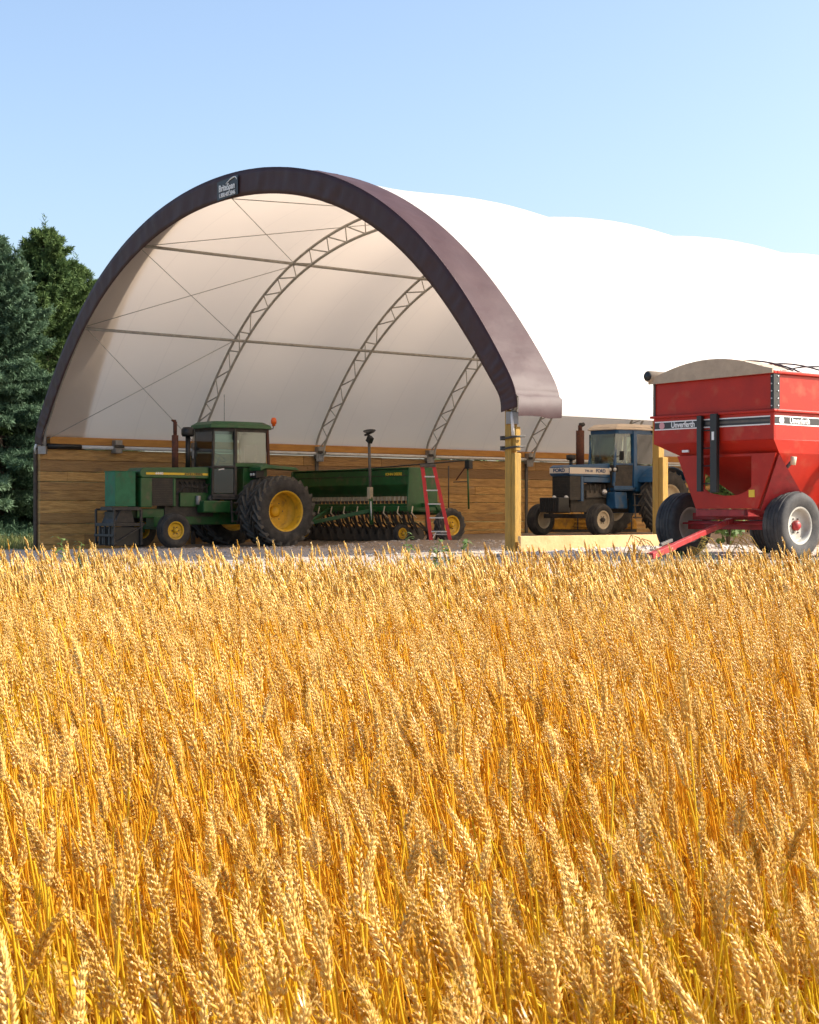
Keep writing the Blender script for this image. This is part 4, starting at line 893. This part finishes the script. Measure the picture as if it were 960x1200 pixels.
# ------------------------------------------------------------------ spruces
def spruce(name, x, y, H, rad, seed, blue, label, leafmul=1.0, group='spruce trees left of the shelter', skirt=.3):
    r_ = random.Random(seed); rg = np.random.default_rng(seed); zb = zg1(x, y)-.05
    T = empty(name, (x, y, zb), 0, label, 'tree', group)
    mb = MB(); mb.tube([(0,0,0),(.03,.02,H*.3),(-.03,.0,H*.7),(0,0,H*.99)], [rad*.075, rad*.055, rad*.03, .01], 'bark', 8); mb.build('trunk', T)
    P0 = []; P1 = []; br = MB(); tones = []
    z = skirt
    while z < H*.995:
        f = z/H; nb = r_.randint(6, 8) if f < .9 else 4; Rr = rad*(1-f)**.90*(.98 if f > .08 else .85)+.15
        ph = r_.uniform(0, 6.28); bt = r_.uniform(0, 1)
        for k in range(nb):
            a = ph+2*math.pi*k/nb+r_.uniform(-.25,.25); L = Rr*r_.uniform(.6,1.15); up = .55*f+.02 if f > .6 else r_.uniform(-.12,.10)
            if r_.random() < .06: L *= 1.15
            d = Vector((math.cos(a), math.sin(a), 0)); side = Vector((-d.y, d.x, 0)); pts = []
            for s in np.linspace(0, 1, 7):
                pts.append(d*(L*s)+Vector((0,0,z+L*(up*s-.30*s*s*(1-f)+.14*s**4)+r_.uniform(-.02,.02))))
            if f < .97: br.tube(pts[::2], [.012+.012*L, .01, .008, .004], 'bark', 4, False)
            nt_ = int((20+42*L)*leafmul)
            tone = min(1, max(0, .25+.5*bt*.5+r_.uniform(-.2,.4)))
            for q in range(nt_):
                s = r_.uniform(.12, 1.0)**.75; i = min(5, int(s*6)); p = pts[i].lerp(pts[i+1], s*6-i)
                sl = (.10+.34*L*(1-s)*.55+.10)*r_.uniform(.5,1.1); sg = 1 if r_.random() < .5 else -1
                dirv = (side*sg*r_.uniform(.4,1.1)+d*r_.uniform(.3,1.0)+Vector((0,0,r_.uniform(-.35,.25)))).normalized()
                P0.append(p); P1.append(p+dirv*sl); tones.append(tone+.25*(s-.5))
            P0.append(pts[-2]); P1.append(pts[-1]+d*.08+Vector((0,0,.03))); tones.append(tone+.3)
        z += (.30+.12*r_.random())*(1-.45*f)
    for k in range(9): # leader shoots
        P0.append(Vector((0,0,H*.97))); P1.append(Vector((r_.uniform(-.1,.1), r_.uniform(-.1,.1), H+r_.uniform(.1,.6)))); tones.append(.6)
    br.build('branches', T)
    P0 = np.array(P0); P1 = np.array(P1); tn = np.clip(np.array(tones), 0, 1)
    # needles: each twig carries short blades in a spray
    nbl = 9; n = len(P0); s = rg.uniform(.05, 1.0, (n, nbl)); base = P0[:,None]+(P1-P0)[:,None]*s[...,None]
    ax_ = (P1-P0); ax_ /= np.linalg.norm(ax_, axis=1)[:,None]+1e-9
    rv = rg.normal(size=(n, nbl, 3)); rv -= (rv*ax_[:,None]).sum(-1, keepdims=True)*ax_[:,None]*.35; rv /= np.linalg.norm(rv, axis=-1, keepdims=True)
    dirn = ax_[:,None]*.75+rv*.8; dirn[...,2] += .12; dirn /= np.linalg.norm(dirn, axis=-1, keepdims=True)
    ln = rg.uniform(.09, .20, (n, nbl, 1)); wd = rg.uniform(.008, .016, (n, nbl, 1))*1.2
    sd_ = np.cross(dirn, rg.normal(size=(n, nbl, 3))); sd_ /= np.linalg.norm(sd_, axis=-1, keepdims=True)+1e-9
    v0 = base-sd_*wd; v1 = base+sd_*wd; v2 = base+dirn*ln+sd_*wd*.6; v3 = base+dirn*ln-sd_*wd*.6
    Vn = np.stack([v0,v1,v2,v3], 2).reshape(-1, 3); F = np.arange(len(Vn)).reshape(-1, 4)
    tv = np.repeat(np.clip(tn[:,None]+rg.normal(0,.18,(n,nbl)), 0, 1).ravel(), 4)
    np_mesh('crown', Vn, F, ['needleblue' if blue else 'needle'], T, tone=tv)
    return T
def copy_tree(o, loc, rot, sc, label):
    c = o.copy(); COL.objects.link(c); c.location = loc; c.rotation_euler = (0,0,rot); c.scale = (sc,)*3; c['label'] = label
    for ch in o.children:
        d = ch.copy(); COL.objects.link(d); d.parent = c
    return c
t1 = spruce('spruce_tree', -12.9, 49.5, 9.4, 4.2, 5, True, 'bluish green spruce tree at the left edge of the photo, nearer than its neighbour', 1.2)
t2 = spruce('spruce_tree', -12.3, 53.5, 10.3, 5.0, 9, False, 'darker green spruce tree with the tallest tip, right beside the shelter corner', 1.2)
for i, (x, y, s_, src, lb) in enumerate([(-16.6, 50.5, 1.0, t1, 'bluish spruce standing just beyond the left edge of the frame'), (-16.5, 56.5, .95, t2, 'green spruce in the second row beyond the left edge'), (-21.5, 52.5, .9, t2, 'green spruce farthest left in the row'), (-14.3, 58.5, .86, t1, 'bluish spruce in the second row filling the gap between the two front trees'), (-11.9, 56.6, .93, t2, 'smaller green spruce hidden behind the shelter corner')]):
    copy_tree(src, (x, y, zg1(x, y)-.05), 1.3*i+.7, s_, lb)

# far wood along the horizon
n = 9000; a = rng.uniform(-1.35, 1.35, n); d = rng.uniform(300, 340, n); h = 9+3*np.sin(a*21)+2*np.sin(a*57); zz = rng.uniform(0, 1, n)**.7*h
c = np.stack([np.sin(a)*d, np.cos(a)*d, zz], 1); v = c[:,None]+rng.normal(0, 1.6, (n, 4, 3)); Vn = v.reshape(-1, 3)
far = np_mesh('far_wood', Vn, np.arange(len(Vn)).reshape(-1, 4), ['wood_far'], tone=np.repeat(rng.uniform(0,1,n), 4)); tag(far, 'far low belt of trees along the horizon', 'woodland', kind='stuff')

# ------------------------------------------------------------------ stones on the yard
def stones(n_, xr, yr, smin, smax, name, label, cond=None):
    x = rng.uniform(*xr, n_); y = rng.uniform(*yr, n_)
    if cond is not None: k = cond(x, y); x, y = x[k], y[k]
    n_ = len(x); sz = smin+(smax-smin)*rng.uniform(0, 1, n_)**3
    ico = np.array([(0,0,1),(.89,0,.45),(.28,.85,.45),(-.72,.53,.45),(-.72,-.53,.45),(.28,-.85,.45),(.72,.53,-.45),(-.28,.85,-.45),(-.89,0,-.45),(-.28,-.85,-.45),(.72,-.53,-.45),(0,0,-1)])
    fc = np.array([(0,1,2),(0,2,3),(0,3,4),(0,4,5),(0,5,1),(1,6,2),(2,7,3),(3,8,4),(4,9,5),(5,10,1),(6,7,2),(7,8,3),(8,9,4),(9,10,5),(10,6,1),(11,7,6),(11,8,7),(11,9,8),(11,10,9),(11,6,10)])
    V = ico[None]*(1+rng.normal(0,.18,(n_,12,1)))*np.stack([sz, sz*rng.uniform(.6,1,n_), sz*rng.uniform(.4,.8,n_)], 1)[:,None]
    a = rng.uniform(0, 6.28, n_); ca_, sa_ = np.cos(a)[:,None], np.sin(a)[:,None]
    V = np.stack([V[...,0]*ca_-V[...,1]*sa_, V[...,0]*sa_+V[...,1]*ca_, V[...,2]], -1)+np.stack([x, y, zg(x, y)+sz*.15], 1)[:,None]
    F = (fc[None]+np.arange(n_)[:,None,None]*12).reshape(-1, 3)
    o = np_mesh(name, V.reshape(-1, 3), F, ['stone'], tone=np.repeat(rng.uniform(0,1,n_), 12)); tag(o, label, 'gravel', kind='stuff')
stones(9000, (-16, 16), (18.5, 40), .012, .05, 'gravel_stones', 'loose pale gravel stones scattered over the yard')
def near_side(x, y):
    u = (x-B0[0])*GD[0]+(y-B0[1])*GD[1]; t = (x-B0[0])*AX[0]+(y-B0[1])*AX[1]
    return (u > BW+.12) & (u < BW+.9+.0*t) & (t > -.8) & (t < 5.0)
stones(30000, (0, 8), (23, 31), .02, .085, 'rubble_edge', 'heaped pale rubble along the base board of the open side', near_side)

# ------------------------------------------------------------------ wheat
def ear_template(seed, lod, L, bare=False):
    """one wheat plant standing on the origin, about 1 m before scaling: returns verts, tri faces, quad faces, materials"""
    r_ = np.random.default_rng(seed); V = []; F3 = []; F4 = []; m3 = []; m4 = []; tn = []
    lean = r_.uniform(.02, .16); nod = r_.uniform(0, .62)**1.5*1.1*(1 if lod < 2 else .5)
    # stalk centre line, leaning towards -x; the ear continues it with a nod
    hS = .965-L; nseg = {0: 6, 1: 4, 2: 3}[lod]
    s = np.linspace(0, 1, nseg+1); cx = -lean*s**2.0; cz = hS*s
    cy = r_.uniform(-.04,.04)*s**2
    nrad = 5 if lod == 0 else 3; rad = .0017 if lod == 0 else .0021 if lod == 1 else .0028
    b = len(V)
    for i in range(nseg+1):
        for k in range(nrad):
            a = 2*math.pi*k/nrad; V.append((cx[i]+rad*math.cos(a), cy[i]+rad*math.sin(a), cz[i]))
    for i in range(nseg):
        for k in range(nrad):
            k2 = (k+1) % nrad; F4.append((b+i*nrad+k, b+i*nrad+k2, b+(i+1)*nrad+k2, b+(i+1)*nrad+k)); m4.append(1)
    # dry leaves
    for q in range({0: 3, 1: 2, 2: 1}[lod]):
        z0_ = r_.uniform(.25, .75)*hS; a = r_.uniform(0, 6.28); ll = r_.uniform(.12, .26); wd = r_.uniform(.003, .0055)
        i0 = -lean*(z0_/hS)**2; dx, dy = math.cos(a), math.sin(a); prev = None; curl = r_.uniform(.5, 1.6)
        for t in np.linspace(0, 1, 5 if lod == 0 else 4):
            o_ = ll*t; z_ = z0_+ll*(.75*t-curl*t*t); w_ = wd*(1-t**2)+.0006; px, py = i0+dx*o_*.55, dy*o_*.55
            p1 = len(V); V += [(px-dy*w_, py+dx*w_, z_), (px+dy*w_, py-dx*w_, z_)]
            if prev is not None: F4.append((prev, prev+1, p1+1, p1)); m4.append(1)
            prev = p1
    # ear
    ns = 0 if bare else {0: 20, 1: 14, 2: 9}[lod]; vstem = len(V); p0 = np.array([cx[-1], cy[-1], cz[-1]]); tang = np.array([-2*lean*.9, 0, hS]); tang /= np.linalg.norm(tang); ang0 = math.atan2(-tang[0], tang[2])
    tw = r_.uniform(0, math.pi); twr = r_.uniform(-.8, .8); kx = r_.uniform(-.25,.25)
    pos = p0.copy(); rings = {0: [(.0, .35), (.28, .95), (.60, 1.0), (1.0, .12)], 1: [(.0, .35), (.45, 1.05), (1.0, .12)], 2: [(.0, .4), (.5, 1.1), (1.0, .15)]}[lod]
    nr_ = {0: 5, 1: 4, 2: 3}[lod]
    for i in range(ns):
        f = i/(ns-1); ang = ang0+nod*f; T = np.array([-math.sin(ang), kx*f*.5, math.cos(ang)]); T /= np.linalg.norm(T)
        pos = pos+T*(L/ns)*.98
        S = np.cross(T, [0.3,1,0.2]); S /= np.linalg.norm(S); U = np.cross(T, S)
        env = (.62+.38*math.sin(math.pi*min(1, f*1.15+.15)))*(1 if f < .92 else .75)
        sgn_ = 1 if i % 2 else -1; a = tw+twr*f+r_.uniform(-.3,.3)
        O = (S*math.cos(a)+U*math.sin(a))*sgn_
        subs = [(-.62, .9), (.0, 1.0), (.62, .9)] if lod == 0 else [(-.55, 1), (.55, 1)] if lod == 1 else [(0, 1.35)]
        Q = np.cross(T, O)
        for (off, sc_) in subs:
            dirv = T*1.0+O*(.36+r_.uniform(-.12,.2))*(1 if lod < 2 else .45)+Q*off*(.40+r_.uniform(-.15,.15)); dirv /= np.linalg.norm(dirv)
            base = pos+O*.0019*env+Q*off*.0034*env; ll = .0125*env*sc_*r_.uniform(.8,1.15)*(1.15 if lod else 1.0)*(1.75 if lod == 2 else 1); wr = .00215*env*(1 if lod < 2 else 1.15)*sc_*(1.2 if lod else 1.0)*(1.2 if lod == 2 else 1)
            A_ = np.cross(dirv, Q+.01); A_ /= np.linalg.norm(A_); C_ = np.cross(dirv, A_); b = len(V)
            for (t, rr) in rings:
                for k in range(nr_):
                    an = 2*math.pi*k/nr_; V.append(tuple(base+dirv*ll*t+(A_*math.cos(an)+C_*math.sin(an))*wr*rr))
            for j in range(len(rings)-1):
                for k in range(nr_):
                    k2 = (k+1) % nr_; F4.append((b+j*nr_+k, b+j*nr_+k2, b+(j+1)*nr_+k2, b+(j+1)*nr_+k)); m4.append(0)
            if lod == 0 and r_.random() < .5: # short awn
                tip = base+dirv*ll; aw = tip+dirv*r_.uniform(.004,.012)*(1.6 if f > .85 else 1); bb = len(V); V += [tuple(tip-Q*.0005), tuple(tip+Q*.0005), tuple(aw), tuple(aw+Q*.0002)]; F4.append((bb, bb+1, bb+3, bb+2)); m4.append(0)
    tq = np.zeros(len(V)); per = len(rings)*nr_; 
    if ns: tq[vstem:] = np.repeat(r_.uniform(-.28,.28, (len(V)-vstem)//4+2), 4)[:len(V)-vstem] if lod else r_.uniform(-.12,.12, len(V)-vstem)+np.repeat(r_.uniform(-.25,.25, (len(V)-vstem)//per+2), per)[:len(V)-vstem]
    return np.array(V), np.array(F4), np.array(m4), tq
def scatter_wheat(pts, lod, nvar, seed):
    rg = np.random.default_rng(seed); Vs = []; Fs = []; Ms = []; Ts = []; base = 0
    var = rg.integers(0, nvar, len(pts))
    for v in range(nvar):
        bare = v % 3 == 2; Vt, Ft, mt, tq = ear_template(seed*100+v, lod, rg.uniform(.070, .108)*(1.15 if lod == 2 else 1), bare); k = np.where(var == v)[0]; n = len(k)
        if not n: continue
        p = pts[k]; a = rg.normal(0, .75, n); far_ = rg.random(n) < .12; a[far_] = rg.uniform(0, 6.28, far_.sum())
        sh = (.90 if bare else 1)*np.clip(rg.normal(.965, .085, n)+(rg.random(n) < .05)*rg.uniform(.03, .13, n), .8, 1.17)*p[:,3]; sw = rg.uniform(.95, 1.2, n)
        sh = np.where(p[:,1] < 2.4, np.minimum(sh, .99), sh)
        ca_, sa_ = np.cos(a)[:,None], np.sin(a)[:,None]
        X = Vt[None,:,0]*sw[:,None]; Yv = Vt[None,:,1]*sw[:,None]; Zv = np.broadcast_to(Vt[None,:,2], X.shape)
        lx = rg.normal(-.02, .065 if lod < 2 else .05, n)[:,None]; ly = rg.normal(0, .06, n)[:,None]
        Xr = X*ca_-Yv*sa_+Zv*lx; Yr = X*sa_+Yv*ca_+Zv*ly
        W = np.stack([Xr+p[:,0:1], Yr+p[:,1:2], Zv*sh[:,None]+p[:,2:3]], -1)
        Vs.append(W.reshape(-1, 3)); nv = len(Vt)
        Fs.append((Ft[None]+(np.arange(n)*nv)[:,None,None]+base).reshape(-1, 4)); Ms.append(np.tile(mt, n)); Ts.append(np.clip(rg.normal(.48,.26,n)[:,None]+tq[None], 0, 1).ravel()); base += n*nv
    return np.concatenate(Vs), np.concatenate(Fs), np.concatenate(Ms), np.concatenate(Ts)
def field_points(y0, y1, dens, seed, margin=1.6):
    rg = np.random.default_rng(seed); xm = y1*.265+margin; n = int((y1-y0)*2*xm*dens); x = rg.uniform(-xm, xm, n); y = rg.uniform(y0, y1, n)
    k = np.abs(x) < y*.265+margin
    x, y = x[k], y[k]
    edge = 13.9+.35*np.sin(x*.8)+.25*np.sin(x*2.3+1)
    k = y < edge; x, y = x[k], y[k]
    cl = np.sin(x*2.3+y*1.1)*np.sin(y*1.9-x*.7)+.6*np.sin(x*5.1+1)*np.sin(y*4.3)
    hgt = 1+.035*cl
    return np.stack([x, y, zg(x, y)-.01, hgt], 1)
parts = []
for (y0, y1, dens, lod, nv, sd_) in ((.75, 3.4, 400, 0, 21, 21), (3.4, 7.5, 350, 1, 18, 22), (7.5, 16.2, 300, 2, 12, 23)):
    P = field_points(y0, y1, dens, sd_, 1.0 if lod == 0 else 1.4)
    if lod == 0: P = P[(np.hypot(P[:,0], P[:,1]) > 1.0)]
    parts.append(scatter_wheat(P, lod, nv, sd_))
P = field_points(.3, 14.6, 230, 31, 4.2); lim = np.where(P[:,1] < 3.4, P[:,1]*.265+1.0, P[:,1]*.265+1.4); P = P[(np.abs(P[:,0]) > lim)]
parts.append(scatter_wheat(P, 2, 9, 24))
off = 0; VV_ = []; FF_ = []; MM_ = []; TN_ = []
for (v, f, m_, t_) in parts: VV_.append(v); FF_.append(f+off); MM_.append(m_); TN_.append(t_); off += len(v)
wh = np_mesh('wheat_field', np.concatenate(VV_), np.concatenate(FF_), ['head', 'straw'], tone=np.concatenate(TN_), mi=np.concatenate(MM_), smooth=True)
tag(wh, 'ripe golden wheat standing densely across the whole foreground', 'wheat', kind='stuff')
print('wheat verts', off)

# ------------------------------------------------------------------ grass tufts on the verge and by the trees
def grass(n_, xr, yr, h0, h1, name, label, cond=None, wd=.006):
    x = rng.uniform(*xr, n_); y = rng.uniform(*yr, n_)
    if cond is not None: k = cond(x, y); x, y = x[k], y[k]
    n_ = len(x); h = rng.uniform(h0, h1, n_); a = rng.uniform(0, 6.28, n_); dx, dy = np.cos(a), np.sin(a); l_ = rng.uniform(.1, .6, n_)*h; z = zg(x, y)
    pts = []
    for s in (0, .5, 1):
        px = x+dx*l_*s*s; py = y+dy*l_*s*s; pz = z+h*s; w_ = wd*(1-s*.85); pts += [np.stack([px-dy*w_, py+dx*w_, pz], 1), np.stack([px+dy*w_, py-dx*w_, pz], 1)]
    V = np.stack(pts, 1).reshape(-1, 3); b = np.arange(n_)[:,None]*6; F = np.concatenate([b+np.array([[0,1,3,2]]), b+np.array([[2,3,5,4]])])
    o = np_mesh(name, V, F, ['grass'], tone=np.repeat(rng.uniform(0,1,n_)**1.5, 6)); tag(o, label, 'grass', kind='stuff'); return o
def vc(x, y): return (np.sin(x*1.7)*np.sin(y*2+x)+rng.uniform(-.6, .9, len(x)) > .1) & (rng.random(len(x)) < np.clip((x-1)/4, .06, 1))
grass(30000, (-7, 11), (14.6, 20.0), .05, .24, 'verge_grass', 'sparse grass on the verge between wheat and gravel', vc)
def tc_(x, y):
    u = (x-B0[0])*GD[0]+(y-B0[1])*GD[1]; return (u < -.9)
grass(32000, (-22, -5), (40, 55), .06, .32, 'grass_by_trees', 'short sunny grass at the foot of the spruces', tc_, .012)

# ------------------------------------------------------------------ weeds standing at the field edge
def weed(name, x, y, h, label, kind='green', seed=1, group=None):
    r_ = random.Random(seed); z = zg1(x, y); T = empty(name, (x, y, z-.02), 0, label, 'weed', group)
    mt = 'leaf' if kind == 'green' else 'dryweed'
    mb = MB(); st = []; nst = 3 if kind == 'green' else 1
    for q in range(nst):
        a = r_.uniform(0, 6.28); hh = h*r_.uniform(.75, 1); pts = [(math.cos(a)*.10*s*s*h+q*.02, math.sin(a)*.10*s*s*h, hh*s) for s in (0, .35, .7, 1)]; st.append(pts); mb.tube(pts, [.006,.005,.004,.002], mt, 5)
    mb.build('stem', T)
    V = []; F = []; tn = []
    def leaf(p, d, ll, wd):
        d = d.normalized(); s_ = d.cross(Vector((0,0,1))).normalized(); b = len(V)
        for t, w_ in ((0,.15),(.35,1),(.7,.75),(1,.05)):
            c = p+d*ll*t+Vector((0,0,ll*(.35*t-.75*t*t))); V.extend([c-s_*wd*w_, c+s_*wd*w_])
        F.extend([(b,b+1,b+3,b+2),(b+2,b+3,b+5,b+4),(b+4,b+5,b+7,b+6)]); tn.extend([r_.random()]*8)
    if kind == 'dock': # dense seed spike
        for i in range(800):
            s = r_.uniform(.30, 1); a = r_.uniform(0, 6.28); rr = .062*math.sin(math.pi*min(1, (s-.25)*1.25))+.008
            p = Vector((math.cos(a)*rr*r_.uniform(.2,1), math.sin(a)*rr*r_.uniform(.2,1), h*s)); leaf(p, Vector((math.cos(a), math.sin(a), r_.uniform(0,.8))), r_.uniform(.014,.03), .008)
    else:
        for pts in st:
            for i in range(34):
                s = r_.uniform(.3, 1)**.7; j = min(2, int(s*3)); p = Vector(pts[j]).lerp(Vector(pts[j+1]), s*3-j); a = r_.uniform(0, 6.28)
                leaf(p, Vector((math.cos(a), math.sin(a), r_.uniform(.1,.8))), r_.uniform(.07,.17)*(1.2-s*.5), r_.uniform(.010,.024))
    np_mesh('leaves', np.array([tuple(v) for v in V]), np.array(F), [mt], T, tone=np.array(tn))
    return T
def gz(px, Y): return ((px-480)/FPX*Y, Y)
for i, (px, Y, h, lb, kd) in enumerate([
    (492, 13.1, 1.27, 'tall bright green weed rising above the wheat, in front of the drill wheel', 'green'),
    (534, 13.4, 1.20, 'leafy green weed above the wheat just right of the stepladder foot', 'green'),
    (547, 13.7, 1.16, 'lower bushy green weed at the wheat edge between stepladder and front post', 'green'),
    (78, 13.2, 1.24, 'yellowish green weed at the wheat edge below the timber wall corner', 'green'),
    (108, 13.4, 1.18, 'thin green weed near the front of the green tractor', 'green'),
    (205, 13.2, 1.16, 'small green weed in the wheat below the tractor front wheel', 'green'),
    (824, 13.3, 1.20, 'stout brown dock seed spike standing in front of the wagon tongue', 'dock')]):
    x, y = gz(px, Y); weed('dock_plant' if kd == 'dock' else 'weed_plant', x, y, h, lb, 'green' if kd == 'green' else 'dock', 40+i)
# drooping dry grass heads near the tongue
for i, (px, Y, lb) in enumerate([(843, 13.8, 'drooping dry grass panicle right of the dock spike'), (800, 14.0, 'drooping dry grass panicle left of the dock spike over the tongue'), (730, 13.9, 'curled dry grass panicle in front of the base board shadow')]):
    x, y = gz(px, Y); z = zg1(x, y); T = empty('dry_grass_plant', (x, y, z-.02), 0, lb, 'grass', 'dry grass panicles at the field edge')
    mb = MB(); h = 1.2; r_ = random.Random(i+3)
    for q in range(4):
        hh = h*r_.uniform(.9,1.05); bx = r_.uniform(-.08,.08); pts = [(bx*s+ .10*s**4, 0, hh*s) for s in (0,.3,.6,.85)]+[(bx+.13,0,hh*.98),(bx+.20,0,hh*.96),(bx+.25,0,hh*.90)]
        mb.tube(pts, [.003]*4+[.004,.006,.003], 'dryweed', 5)
        for k in range(10):
            p = Vector(pts[4]).lerp(Vector(pts[6]), k/9); mb.tube([p, p+Vector((r_.uniform(.0,.03), r_.uniform(-.02,.02), -.03))], [.004,.001], 'dryweed', 4)
    mb.build('stalk', T)
# leafy shrub behind the wagon, seen through the opening of its front panel
def shrub(x, y, h, rad, label):
    T = empty('leafy_shrub', (x, y, zg1(x, y)), 0, label, 'shrub'); r_ = random.Random(3); mb = MB()
    for q in range(7):
        a = q*.9; mb.tube([(0,0,0),(math.cos(a)*rad*.4,math.sin(a)*rad*.4,h*.5),(math.cos(a)*rad*.7,math.sin(a)*rad*.7,h*.9)], [.02,.012,.005], 'bark', 5)
    mb.build('stem', T); n = 1500; d = rng.normal(size=(n,3)); d /= np.linalg.norm(d,axis=1)[:,None]; c = d*rng.uniform(.3,1,(n,1))*np.array([rad,rad,h*.5])+np.array([0,0,h*.52])
    v = c[:,None]+rng.normal(0,.045,(n,4,3)); Vn = v.reshape(-1,3); np_mesh('leaves', Vn, np.arange(len(Vn)).reshape(-1,4), ['leaf'], T, tone=np.repeat(rng.uniform(0,1,n),4))
sx = B(BW+.25, 5.0); shrub(sx[0], sx[1], 2.2, .38, 'leafy green shrub between wagon and shelter, seen through the wagon front opening')
